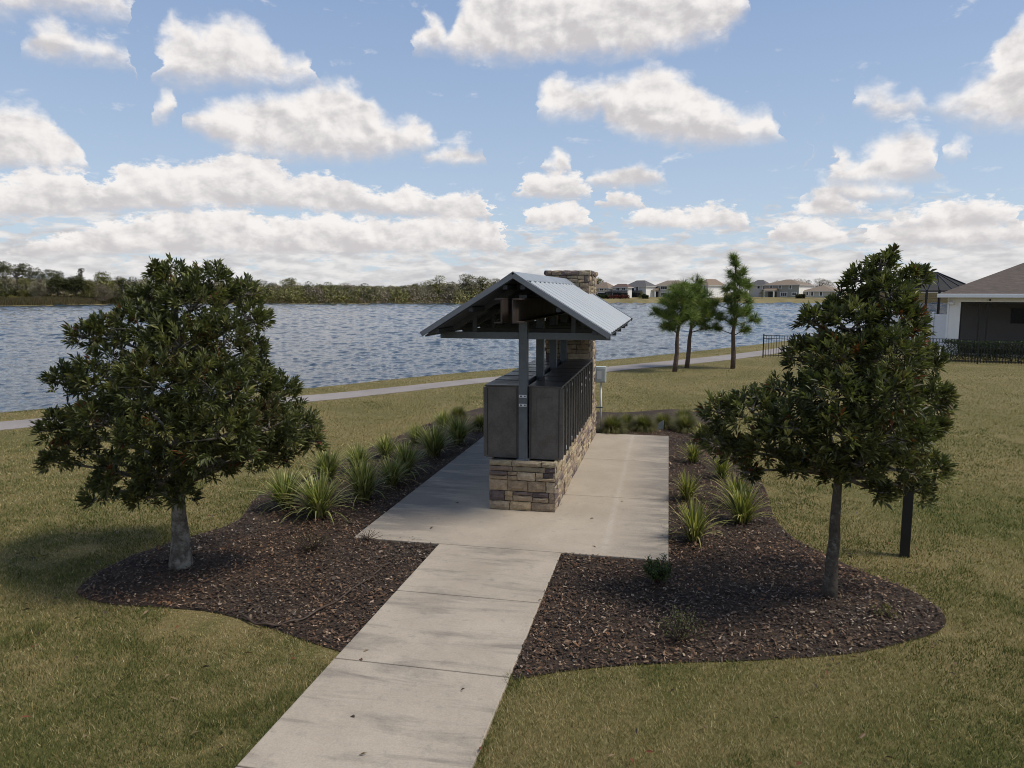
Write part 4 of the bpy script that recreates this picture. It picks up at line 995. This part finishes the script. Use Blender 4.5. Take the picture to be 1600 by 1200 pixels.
def near_house():
    c0 = dep(1479, 540, 38.2); H_ = thing('patio_house', 'white stucco house with brown shingle roof and dark screened patio', 'house', (c0.x, c0.y, 0), -PHI)
    W, D, ez = 15.0, 13.0, 3.1; pw, pd = 7.0, 3.6
    m = MB(); m.box(0, .5, 0, .3, 0, 2.72); m.box(0, .3, 0.301, .62, 0, 2.72); m.box(pw, pw+.3, 0, .3, 0, 2.72)
    m.box(0, pw+.3, 0, .3, 2.721, ez-.02); m.box(0, .3, .301, pd, 2.721, ez-.02)
    m.build('patio_column', M['stucco'], H_, bevel=.01)
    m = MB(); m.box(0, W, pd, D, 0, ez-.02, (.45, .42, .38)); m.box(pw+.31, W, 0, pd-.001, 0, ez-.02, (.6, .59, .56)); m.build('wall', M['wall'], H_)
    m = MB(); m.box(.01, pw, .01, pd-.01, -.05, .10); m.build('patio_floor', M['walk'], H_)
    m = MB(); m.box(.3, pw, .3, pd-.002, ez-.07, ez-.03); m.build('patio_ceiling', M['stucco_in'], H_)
    m = MB(); m.add([(.5, .13, .1), (pw, .13, .1), (pw, .13, 2.72), (.5, .13, 2.72)], [(0, 1, 2, 3)]); m.add([(.15, .62, .1), (.15, pd, .1), (.15, pd, 2.72), (.15, .62, 2.72)], [(0, 1, 2, 3)]); m.build('screen', M['screen'], H_)
    m = MB()
    for x in (.54, 1.32, 1.68, 4.6, 6.95): m.box(x-.03, x+.03, .09, .15, .1, 2.7)
    m.box(.5, pw, .10, .14, .62, .68); m.box(.5, pw, .09, .15, .1, .16); m.box(.5, pw, .09, .15, 2.64, 2.7)
    for y in (1.4, 2.4, 3.5): m.box(.12, .18, y-.03, y+.03, .1, 2.7)
    m.build('screen_frame', M['black'], H_)
    m = MB(); m.box(2.75, 4.2, pd-.09, pd-.02, 1.55, 2.35); o = m.build('wall_screen', M['tv'], None, bevel=.01); o.location = (c0.x, c0.y, 0); o.rotation_euler.z = -PHI; tag(o, 'flat black television on the back wall inside the screened patio', 'television')
    ov = .55; rz = ez+3.2; col = (.105, .085, .072); m = MB(); hx = 5.6
    q = [(-ov, -ov, ez), (W+ov, -ov, ez), (W+ov, D+ov, ez), (-ov, D+ov, ez), (D/2, D/2, rz), (W-D/2+1.5, D/2, rz)]
    m.add(q, [(0, 1, 5, 4), (1, 2, 5), (2, 3, 4, 5), (3, 0, 4), (0, 3, 2, 1)], col); m.build('roof', M['shingle'], H_)
    m = MB(); m.box(-ov, W+ov, -ov-.02, -ov+.10, ez-.16, ez+.03); m.box(-ov-.02, -ov+.1, -ov+.101, D+ov, ez-.16, ez+.03); m.build('gutter', M['white'], H_, bevel=.02)
    m = MB(); m.box(-.09, -.01, -.02, .06, .1, 2.75); m.bar((-.05, .0, 2.75), (-.05, -.4, ez-.12), .08, .08, (1, 0, 0)); m.build('downspout', M['white'], H_, bevel=.01)
    m = MB(); m.tube([(.1, -.01, 2.62), (.1, -.16, 2.66)], [.05, .12], 12); m.build('wall_lamp', M['white'], H_, True); m = MB(); m.tube([(1.75, -.05, 2.86), (1.75, -.16, 2.82)], [.03, .05], 8); m.build('flood_light', M['black'], H_)
    m = MB(); m.box(-ov+.1, W+ov-.1, -ov+.1, -.001, ez-.05, ez-.005); m.box(-ov+.1, -.001, -.0, D, ez-.05, ez-.005); m.build('soffit', M['stucco'], H_)
near_house()
def vinyl_fence():
    a, b = dep(1392, 520, 47), dep(1482, 520, 43.0); a.z = b.z = 0; d = (b-a); ang = math.atan2(d.y, d.x); L = d.length-.05
    t = thing('vinyl_fence', 'tall white vinyl privacy fence left of the house', 'fence', a, ang)
    n = 4
    for i in range(n+1):
        x = L*i/n; m = MB(); m.box(x-.065, x+.065, -.065, .065, 0, 1.98); m.box(x-.08, x+.08, -.08, .08, 1.981, 2.01); m.add([(x-.08, -.08, 2.01), (x+.08, -.08, 2.01), (x+.08, .08, 2.01), (x-.08, .08, 2.01), (x, 0, 2.07)], [(0, 1, 4), (1, 2, 4), (2, 3, 4), (3, 0, 4)]); m.build('post', M['white'], t)
        if i < n:
            m = MB(); x1 = L*(i+1)/n; m.box(x+.066, x1-.066, -.03, .03, 1.8, 1.92); m.box(x+.066, x1-.066, -.03, .03, .05, .2)
            xx = x+.07
            while xx < x1-.08: m.box(xx, min(xx+.148, x1-.067), -.015, .015, .2, 1.8); xx += .152
            m.build('fence_panel', M['white'], t)
vinyl_fence()
def pool_cage():
    Y = 55.; a, b = dep(1424, 500, Y), dep(1524, 500, Y); W = b.x-a.x; t = thing('screen_enclosure', 'black framed screen enclosure with hipped mesh roof beyond the white fence', 'enclosure', (a.x, a.y, 0), -R(4))
    D = 6.; ez = 3.35; ap = 4.75; fr = MB(); sc = MB(); n = 5
    for i in range(n+1):
        x = W*i/n
        for y in (0, D): fr.box(x-.05, x+.05, y-.05, y+.05, 0, ez)
    for y in (2, 4): 
        for x in (0, W): fr.box(x-.05, x+.05, y-.05, y+.05, 0, ez)
    for y in (0, D): fr.box(0, W, y-.05, y+.05, ez-.1, ez); fr.box(0, W, y-.04, y+.04, .9, .98)
    for x in (0, W): fr.box(x-.05, x+.05, 0, D, ez-.1, ez)
    A_, B_ = Vector((W*.58, D*.5, ap)), Vector((W*.64, D*.5, ap))
    for c in ((0, 0), (0, D)): fr.bar((*c, ez), A_, .1, .1)
    for c in ((W, 0), (W, D)): fr.bar((*c, ez), B_, .1, .1)
    fr.bar(A_, B_, .1, .1)
    for i in range(1, n): fr.bar((W*i/n, 0, ez), A_.lerp(B_, i/n), .07, .07); fr.bar((W*i/n, D, ez), A_.lerp(B_, i/n), .07, .07)
    fr.build('frame', M['black'], t)
    for q in (((0, 0, 0), (W, 0, 0), (W, 0, ez), (0, 0, ez)), ((0, 0, 0), (0, D, 0), (0, D, ez), (0, 0, ez)), ((W, 0, 0), (W, D, 0), (W, D, ez), (W, 0, ez)), ((0, D, 0), (W, D, 0), (W, D, ez), (0, D, ez))): sc.add(q, [(0, 1, 2, 3)])
    rs = MB(); sc.build('screen', M['screen'], t); sc = rs
    for q in (((0, 0, ez), (W, 0, ez), B_, A_), ((0, D, ez), (W, D, ez), B_, A_)): sc.add(q, [(0, 1, 2, 3)])
    sc.add([(0, 0, ez), (0, D, ez), A_], [(0, 1, 2)]); sc.add([(W, 0, ez), (W, D, ez), B_], [(0, 1, 2)])
    sc.build('roof_screen', M['dense_screen'], t)
pool_cage()

# ------------------------------------------------------------------ far shore: houses
CT = math.cos(TILT)
def far_house(label, pc, pl, pr, Y, py_base, py_eave, py_top, wallc, roofc, phi=48, wins=(), sun_side_col=None, extra=None, name='lake_house'):
    """front right corner seen at photo column pc, front runs to pl, right side to pr"""
    k = lambda px: (px-800)*CT/F
    ph = R(phi); cx_, cy_ = k(pc)*Y, Y; c, s = math.cos(ph), math.sin(ph)
    W = (cx_-k(pl)*cy_)/(c+k(pl)*s); D = max(3., (cx_-k(pr)*cy_)/(k(pr)*c-s)) if pr else 9.
    D = min(D, 22)
    zb = dep(pc, py_base, Y).z; ze = dep(pc, py_eave, Y).z; zt = dep(pc, py_top, Y+4).z
    t = thing(name, label, 'house', (cx_, cy_, zb), -ph)
    hb_ = ze-zb; hr = zt-zb
    m = MB(); m.box(-W, 0, 0, D, -1.5, hb_, wallc); w_ = m.build('wall', M['wall'], t)
    if sun_side_col: m = MB(); m.box(.001, .06, .0, D, -1.5, hb_-.05, sun_side_col); m.build('sunlit_side_wall', M['wall'], t)  # sunlight put into the colour: right side far paler than the shaded front
    ov = .5; m = MB(); x0, x1, y0, y1 = -W-ov, ov, -ov, D+ov
    if W > D: a, b_ = ((x0+(y1-y0)/2*.9, (y0+y1)/2), (x1-(y1-y0)/2*.9, (y0+y1)/2))
    else: a, b_ = (((x0+x1)/2, y0+(x1-x0)/2*.9), ((x0+x1)/2, y1-(x1-x0)/2*.9))
    q = [(x0, y0, hb_), (x1, y0, hb_), (x1, y1, hb_), (x0, y1, hb_), (*a, hr), (*b_, hr)]
    fs = [(0, 1, 5, 4), (1, 2, 5), (2, 3, 4, 5), (3, 0, 4), (0, 3, 2, 1)] if W > D else [(0, 1, 4), (1, 2, 5, 4), (2, 3, 5), (3, 0, 4, 5), (0, 3, 2, 1)]
    m.add(q, fs, roofc); m.build('roof', M['shingle'], t)
    m = MB(); m.box(x0, x1, y0-.03, y0+.06, hb_-.2, hb_+.04, (.5, .48, .45)); m.box(x1-.06, x1+.03, y0+.061, y1, hb_-.2, hb_+.04, (.5, .48, .45)); m.build('fascia', M['wall'], t)
    def upt(px, py):                                     # local x, z on the front wall
        kk = k(px); w_ = (cx_-kk*cy_)/(c+kk*s); yy = cy_+w_*s; return -w_, dep(px, py, yy).z-zb
    for (p0, p1, q0, q1, n) in wins:
        xa, za = upt(p0, q1); xb, zb2 = upt(p1, q0); fm = MB(); fm.box(xa-.16, xb+.16, -.07, .0, za-.16, zb2+.16, (.78, .78, .76)); fo = fm.build('window', M['wall'], t)
        g = MB(); wd = (xb-xa)/n
        for i in range(n): g.box(xa+wd*i+.05, xa+wd*(i+1)-.05, -.09, -.071, za, zb2)
        g.build('pane', M['glass'], fo)
    if extra: extra(t, upt, W, D, hb_)
    return t
TANR, GRYR = (.20, .155, .115), (.11, .105, .105)
def cage(p0, p1, q0, q1, d=4.):
    def fn(t, upt, W, D, hb_):
        xa, za = upt(p0, q1); xb, zb2 = upt(p1, q0); m = MB(); n = 5
        for i in range(n+1):
            x = xa+(xb-xa)*i/n; m.box(x-.06, x+.06, -d, -d+.12, za, zb2-.4); m.bar((x, -d, zb2-.4), (x, -.1, zb2+.3), .1, .1)
        m.box(xa, xb, -d, -d+.1, zb2-.5, zb2-.4); m.build('screen_frame', M['black'], t)
        m = MB(); m.add([(xa, -d, za), (xb, -d, za), (xb, -d, zb2-.4), (xa, -d, zb2-.4), (xa, -.12, zb2+.3), (xb, -.12, zb2+.3), (xa, -.12, za), (xb, -.12, za)], [(0, 1, 2, 3), (3, 2, 5, 4), (0, 3, 4, 6), (1, 7, 5, 2)]); m.build('screen', M['screen'], t)
        m = MB(); m.box(xa+.3, xb-.3, -.06, -.01, za, zb2-.6); m.build('sliding_door', M['glass'], t)
    return fn
def porch(p0, p1, q0, q1, d=3.):
    def fn(t, upt, W, D, hb_):
        xa, za = upt(p0, q1); xb, zb2 = upt(p1, q0); m = MB()
        for x in (xa, xb-.35): m.box(x, x+.35, -d, -d+.35, -1, zb2-.5, (.7, .69, .66))
        m.box(xa, xb, -d, -.01, zb2-.5, zb2-.15, (.7, .69, .66)); m.build('porch', M['wall'], t)
        m = MB(); m.add([(xa-.3, -d-.3, zb2-.14), (xb+.3, -d-.3, zb2-.14), (xb+.3, -.02, zb2+.75), (xa-.3, -.02, zb2+.75), (xb+.3, -.02, zb2-.14), (xa-.3, -.02, zb2-.14)], [(0, 1, 2, 3), (1, 4, 2), (0, 3, 5), (0, 5, 4, 1)], TANR); m.build('porch_roof', M['shingle'], t)
        m = MB(); m.box(xa+.3, xb-.3, -.06, -.01, -.3, zb2-.6); m.build('sliding_door', M['glass'], t)
    return fn
far_house('far house whose roof shows left of the shelter gable', 786, 752, 800, 272, 462, 449, 441, (.4, .38, .35), (.25, .22, .18), 55)
far_house('cream two storey house with tan roof just right of the stone pillar', 950, 926, 963, 262, 465, 450, 441, (.42, .38, .30), TANR, 40, [(937, 943, 450.5, 454, 2), (945.5, 948, 450, 453, 1), (934, 948, 457.5, 463.5, 1)], (.72, .7, .66))
far_house('white two window house with a dark screened porch, left of the grey roofed one', 980, 957, 986, 258, 465, 449, 443.5, (.62, .62, .60), (.13, .09, .075), 40, [(963, 968, 449.5, 453, 2), (972, 977, 449.5, 453, 2)], (.7, .68, .66), cage(957, 982, 455, 465, 5.))
far_house('wide house with dark grey hip roof and blank sunlit white side wall', 1009, 978, 1024, 264, 465, 447, 438, (.50, .49, .47), GRYR, 46, [(981, 991, 448, 454, 2), (994, 997, 448, 454, 1)], (.78, .77, .74), cage(983, 1003, 455, 465, 3.))
far_house('beige two storey house with triple windows behind the left pine', 1064, 1023, 1078, 262, 465, 446.5, 438, (.46, .43, .40), (.22, .18, .14), 40, [(1032.5, 1042, 447.5, 452, 3), (1033, 1042, 457.5, 462, 3), (1025, 1028, 447.5, 451.5, 1)], (.75, .74, .7), porch(1018, 1030, 453, 465))
far_house('tan roofed white house between the two pine groups', 1106, 1090, 1131, 260, 466, 445.5, 436, (.50, .49, .47), (.21, .16, .12), 52, [(1095, 1098, 446.5, 450, 1)], (.8, .79, .76))
far_house('grey roofed house behind the tallest pine', 1196, 1170, 1205, 275, 464, 445.5, 437.5, (.42, .40, .38), GRYR, 44, [(1183, 1187, 447, 451, 1), (1192, 1196, 447, 452, 1)])
far_house('large grey green two storey house with tan roof and white trimmed windows', 1248, 1193, 1270, 262, 466, 445, 436.3, (.28, .275, .24), TANR, 44, [(1203, 1206, 446, 451, 1), (1217, 1220, 446, 451, 1), (1233, 1236.5, 446, 451, 1), (1220, 1229.5, 457, 462.5, 3), (1238, 1244, 457, 461.5, 2)], (.78, .76, .70), porch(1199, 1215, 453, 465.5))
far_house('single storey tan roofed house at the right end of the far shore', 1303, 1254, 1322, 258, 465.5, 455, 445.5, (.42, .41, .36), (.21, .165, .125), 42, [(1260, 1263, 456, 461, 1), (1267.5, 1271, 456, 462, 1), (1281, 1285, 456, 462, 1)])

# ------------------------------------------------------------------ far shore: trees
FC = {'dark': [(.055, .060, .030), (.078, .082, .038), (.11, .11, .05)], 'olive': [(.165, .155, .068), (.22, .205, .09), (.125, .12, .056)], 'grey': [(.22, .20, .145), (.29, .26, .20), (.165, .15, .105)],
      'bright': [(.13, .135, .035), (.17, .165, .05), (.09, .10, .03)], 'bare': [(.21, .17, .135), (.16, .13, .105), (.25, .205, .165)]}
protos = {}
def far_proto(kind, shape, k):
    lob = []
    if shape == 'round':
        for i in range(11): a = random.uniform(0, 6.28); r_ = random.uniform(.05, .36); lob.append((r_*math.cos(a), r_*math.sin(a), random.uniform(.22, .86)-.3*r_, random.uniform(.13, .22)))
        lob.append((0, 0, .85, .15))
    elif shape == 'flat':
        for i in range(8): a = random.uniform(0, 6.28); r_ = random.uniform(.05, .3); lob.append((r_*math.cos(a), r_*math.sin(a), random.uniform(.74, .92)-.15*r_, random.uniform(.07, .13)))
    elif shape == 'tall':
        for i in range(11): z = random.uniform(.25, .97); r_ = (1-z)*.25+.02; a = random.uniform(0, 6.28); lob.append((r_*math.cos(a), r_*math.sin(a), z, .06+.1*(1-z)))
    V, D, = [], []
    for x, y, z, r_ in lob:
        n = int(12000*r_*r_)+40; d = rand_dirs(n); p = np.array([x, y, z])+d*r_*rng.uniform(.5, 1.12, (n, 1))*np.array([1, 1, .85]); V.append(p); D.append(d)
    P = np.concatenate(V); d = unit(np.concatenate(D)+rng.normal(0, .5, (len(P), 3))); sz = .034 if kind != 'bare' else .05
    v, f = leaves_mesh(P, d, sz*rng.uniform(.6, 1.3, len(P)), sz*(.75 if kind != 'bare' else .16)*rng.uniform(.6, 1.2, len(P)))
    base = np.array(FC[kind])[rng.integers(0, 3, len(P))]; cl = vnoise(P[:, 0]*9+5, P[:, 2]*9+P[:, 1]*5, 1.)[:, None]; c = base*(.7+.6*cl)*rng.uniform(.75, 1.25, (len(P), 1))
    m = MB(); m.tube([(0, 0, -.05), (.012, 0, .3), (-.01, .01, .62), (0, 0, .84)], [.028, .021, .014, .006], 7)
    for x, y, z, r_ in lob: m.tube([(0, 0, max(.2, z-.28)), (x*.5, y*.5, max(.22, z-.1)), (x, y, z)], [.010, .007, .003], 5)
    return v, f, np.repeat(c, 4, 0), m
def far_tree(label, px, py_top, Y, kind, shape, width=1., group=None, name='shore_tree', py_base=None):
    k = len([1 for q in protos if q[:2] == (kind, shape)])
    use = (kind, shape, random.randrange(3))
    x = (px-800)*CT/F*Y; z = float(ground_z(x, Y)); zt = dep(px, py_top, Y).z; h = zt-z
    if use not in protos:
        t = thing(name, label, 'tree', (x, Y, z)); v, f, c, m = far_proto(kind, shape, 0); mesh_obj('crown', v, f, M['farleaf'], t, c); m.build('trunk', M['bark'], t, True); protos[use] = t
    else: t = copy_tree(protos[use])
    t.location = (x, Y, z); t.scale = (h*width*1.15, h*width*1.15, h*1.03); t.rotation_euler.z = random.uniform(0, 6.28); t.name = name; tag(t, label, 'tree', group)
    if 'group' in t.keys() and not group: del t['group']
TREES = [
 (28,409,212,'dark','flat',1.1,'tall flat topped dark pine at the left edge of the far shore'), (8,414,214,'dark','flat',.9,'dark flat topped pine cut by the left photo edge'), (48,418,216,'dark','flat',.9,'second flat topped pine, just right of the tallest one'), (64,424,216,'dark','flat',1.0,'low drooping flat topped pine, third from the left'),
 (90,420,218,'dark','flat',.95,'open flat topped pine standing alone above the oaks'), (129,418,218,'dark','tall',.7,'narrow pointed pine poking above the dark oaks'),
 (10,432,206,'dark','round',1.3,'dark rounded oak at the far left of the shore'), (42,434,208,'olive','round',1.2,'olive oak below the flat topped pines'), (62,440,204,'grey','round',1.3,'grey mossy tree under the third pine'), (90,432,206,'dark','round',1.5,'dark broad oak under the lone open pine'), (118,431,206,'dark','round',1.5,'dark broad oak below the narrow pointed pine'), (140,437,208,'olive','round',1.2,'olive bush topped tree right of the narrow pine'),
 (160,426,226,'bright','round',1.2,'sunlit yellow green round tree right of the dark oaks'), (163,443,208,'bare','round',1.5,'bare brown tree in front of the sunlit round tree'), (188,432,224,'olive','round',1.2,'olive round tree second right of the dark oaks'), (193,436,210,'dark','tall',1.1,'small dark conical tree beside the bare brown one'), (214,428,224,'grey','tall',1.5,'pale wispy tree left of the near left tree\'s crown'),
 (228,436,212,'grey','round',1.2,'pale grey tree touching the near tree\'s upper left outline'), (250,436,230,'olive','round',1.2,'olive tree hidden behind the near tree top'), (300,434,230,'grey','round',1.2,'grey tree glimpsed behind the near tree top'), (345,436,232,'olive','round',1.2,'olive tree behind the right edge of the near tree top'),
 (392,437,236,'olive','round',1.2,'olive round tree just right of the near left tree'), (412,438,238,'dark','round',1.2,'dark green tree between two olive ones, near left tree side'), (455,434,238,'olive','round',1.55,'widest olive dome tree right of the near left tree'), (428,441,240,'bare','round',1.1,'bare greyish tree left of the widest olive dome'), (482,440,236,'dark','round',1.2,'dark tree right of the widest olive dome'),
 (513,441,240,'olive','round',1.5,'low olive dome in the middle of the left far shore'), (500,444,236,'olive','round',1.2,'small olive tree between two domes on the far shore'), (541,442,238,'bare','round',1.4,'pale bare tree in the middle of the far shore'), (570,443,240,'dark','round',1.7,'low dark spreading tree in the middle of the far shore'), (586,447,236,'grey','round',1.4,'grey mossy low tree right of the low dark spreading one'),
 (610,446,240,'bare','round',1.3,'brownish bare tree left of the tall grey mossy oaks'), (628,446,238,'dark','round',1.3,'dark low tree left of the tall grey mossy oaks'), (650,443,242,'olive','round',1.3,'olive tree at the foot of the tall grey mossy oaks'),
 (687,431,240,'olive','round',1.4,'first tall mossy oak left of the shelter roof'), (706,440,234,'grey','round',1.2,'small pale mossy tree between the tall oaks'), (728,428,240,'grey','round',1.4,'tallest grey mossy oak left of the shelter roof'), (752,432,242,'olive','round',1.3,'mossy oak right of the tallest one, by the gable'), (774,435,246,'grey','round',1.3,'grey tree behind the far roof beside the gable'),
 (668,446,236,'grey','round',1.2,'low grey tree left of the first tall mossy oak'),
 (935,434,275,'olive','round',.9,'green tree top showing just right of the stone pillar'), (1057,438,300,'bare','round',1.5,'bare tree behind the beige house with triple windows'), (1245,436,300,'bare','round',1.6,'bare brown trees above the large grey green house roof'), (1280,435,290,'bare','round',1.7,'wide bare brown tree above the single storey house'), (1262,438,300,'dark','round',1.1,'dark tree between the two bare brown ones'), (1215,439,310,'dark','round',1.4,'dark tree line piece behind the large house roof'),
 (1003,455,252,'olive','round',.9,'small round yard tree before the grey roofed house'), (1191,453,254,'olive','tall',1.3,'small yellowish yard tree left of the large grey green house'),
]
for px, py, Y, kind, shape, wd, lab in TREES: far_tree(lab, px, py, Y, kind, shape, wd, None)
# woodland mass filling in behind the front trees, reeds and shrubs along the far bank
def far_wood():
    V, Cc = [], []
    n = 60000; px = rng.uniform(-160, 905, n); Y = rng.uniform(222, 285, n)-np.clip((260-px)/260, 0, 1)*14; x = (px-800)*CT/F*Y
    top = np.interp(px, [-160, 0, 140, 260, 400, 600, 700, 780, 905], [10.5, 9.8, 9.2, 8., 7.2, 6.4, 8.2, 7., 5.8])*(.44+.30*fbm(px, Y, .035))
    z = ground_z(x, Y)+top*rng.uniform(0, 1, n)**.75; P = np.stack([x, Y, z], -1); v, f = leaves_mesh(P, rand_dirs(n), rng.uniform(.35, .75, n), rng.uniform(.25, .5, n))
    cols = 1.2*np.array(FC['dark'][1:]+FC['olive']+FC['bare']+FC['grey'][:1]); k = (vnoise(px, Y, .06)*9).astype(int).clip(0, 8); c = cols[k]*rng.uniform(.85, 1.12, (n, 1))
    tag(mesh_obj('far_woodland', v, f, M['farleaf'], None, np.repeat(c, 4, 0)), 'mixed woodland filling the far left shore behind the front trees', 'woodland', kind='stuff')
    n = 30000; px = rng.uniform(-120, 800, n); k = (px-800)*CT/F; th = np.arctan(k); rr = rf(th)+np.abs(rng.normal(0, 1, n))*6+1.0; x = rr*np.sin(th); y = rr*np.cos(th); z = ground_z(x, y)
    h = rng.uniform(.3, 1.5, n)*np.interp(px, [0, 250, 500, 800], [.85, .85, .7, .6]); a = rng.uniform(0, 6.28, n); w = .16
    v = np.stack([np.stack([x-w, y, z], -1), np.stack([x+w, y, z], -1), np.stack([x+rng.normal(0, .2, n), y, z+h], -1)], 1).reshape(-1, 3)
    c = np.array([(.18, .15, .07), (.24, .185, .095), (.13, .115, .05), (.31, .24, .13)])[rng.integers(0, 4, n)]*np.interp(px, [0, 300, 800], [.7, .85, 1.15])[:, None]
    tag(mesh_obj('shore_reeds', v, np.arange(3*n).reshape(-1, 3), M['farleaf'], None, np.repeat(c, 3, 0)), 'strip of dry reeds along the far left bank', 'reeds', kind='stuff')
    n = 9000; px = rng.uniform(-60, 690, n); cl = np.floor(px/13); Y = np.interp(px, [0, 300, 700], [203, 222, 236])+rng.uniform(-3, 3, n); x = (px-800)*CT/F*Y; hh = .7+1.4*vnoise(px, px*0, .12)
    z = ground_z(x, Y)+hh*rng.uniform(0, 1, n); v, f = leaves_mesh(np.stack([x, Y, z], -1), rand_dirs(n), rng.uniform(.3, .6, n), rng.uniform(.25, .45, n))
    c = np.array([(.12, .115, .035), (.17, .155, .045), (.07, .075, .028), (.15, .11, .06)])[(vnoise(px, px*0+3, .05)*4).astype(int).clip(0, 3)]*rng.uniform(.7, 1.25, (n, 1))
    tag(mesh_obj('shore_brush', v, f, M['farleaf'], None, np.repeat(c, 4, 0)), 'low yellow green brush at the foot of the far trees', 'brush', kind='stuff')
far_wood()
def far_hedge(name, label, p0, p1, Y, h, cols, py=466):
    n = 900; px = rng.uniform(p0, p1, n); x = (px-800)*CT/F*Y; zb = dep((p0+p1)/2, py, Y).z; x0 = x.mean(); P = np.stack([x-x0, rng.uniform(-.6, .6, n), rng.uniform(0, h, n)*(.7+.5*vnoise(px, px*0, .4))], -1)
    v, f = leaves_mesh(P, rand_dirs(n), rng.uniform(.25, .5, n), rng.uniform(.2, .35, n)); c = np.array(cols)[rng.integers(0, len(cols), n)]*rng.uniform(.7, 1.3, (n, 1)); o = mesh_obj(name, v, f, M['farleaf'], None, np.repeat(c, 4, 0)); o.location = (x0, Y, zb); tag(o, label, 'hedge')
far_hedge('red_hedge', 'long dark red hedge in front of the white two window house', 952, 983, 248, 1.0, [(.13, .03, .03), (.09, .03, .022), (.15, .06, .05)])
far_hedge('hedge', 'dark green hedge left of the red one on the far shore', 930, 952, 249, 1.1, [(.03, .045, .018), (.045, .06, .022)])
far_hedge('hedge', 'low green bushes beside the grey roofed house\'s white side wall', 1004, 1013, 250, 1.2, [(.03, .04, .018), (.05, .055, .022)])
far_hedge('hedge', 'dark bushes at the right corner of the large grey green house', 1244, 1258, 252, 1.2, [(.05, .045, .025), (.035, .04, .018)])
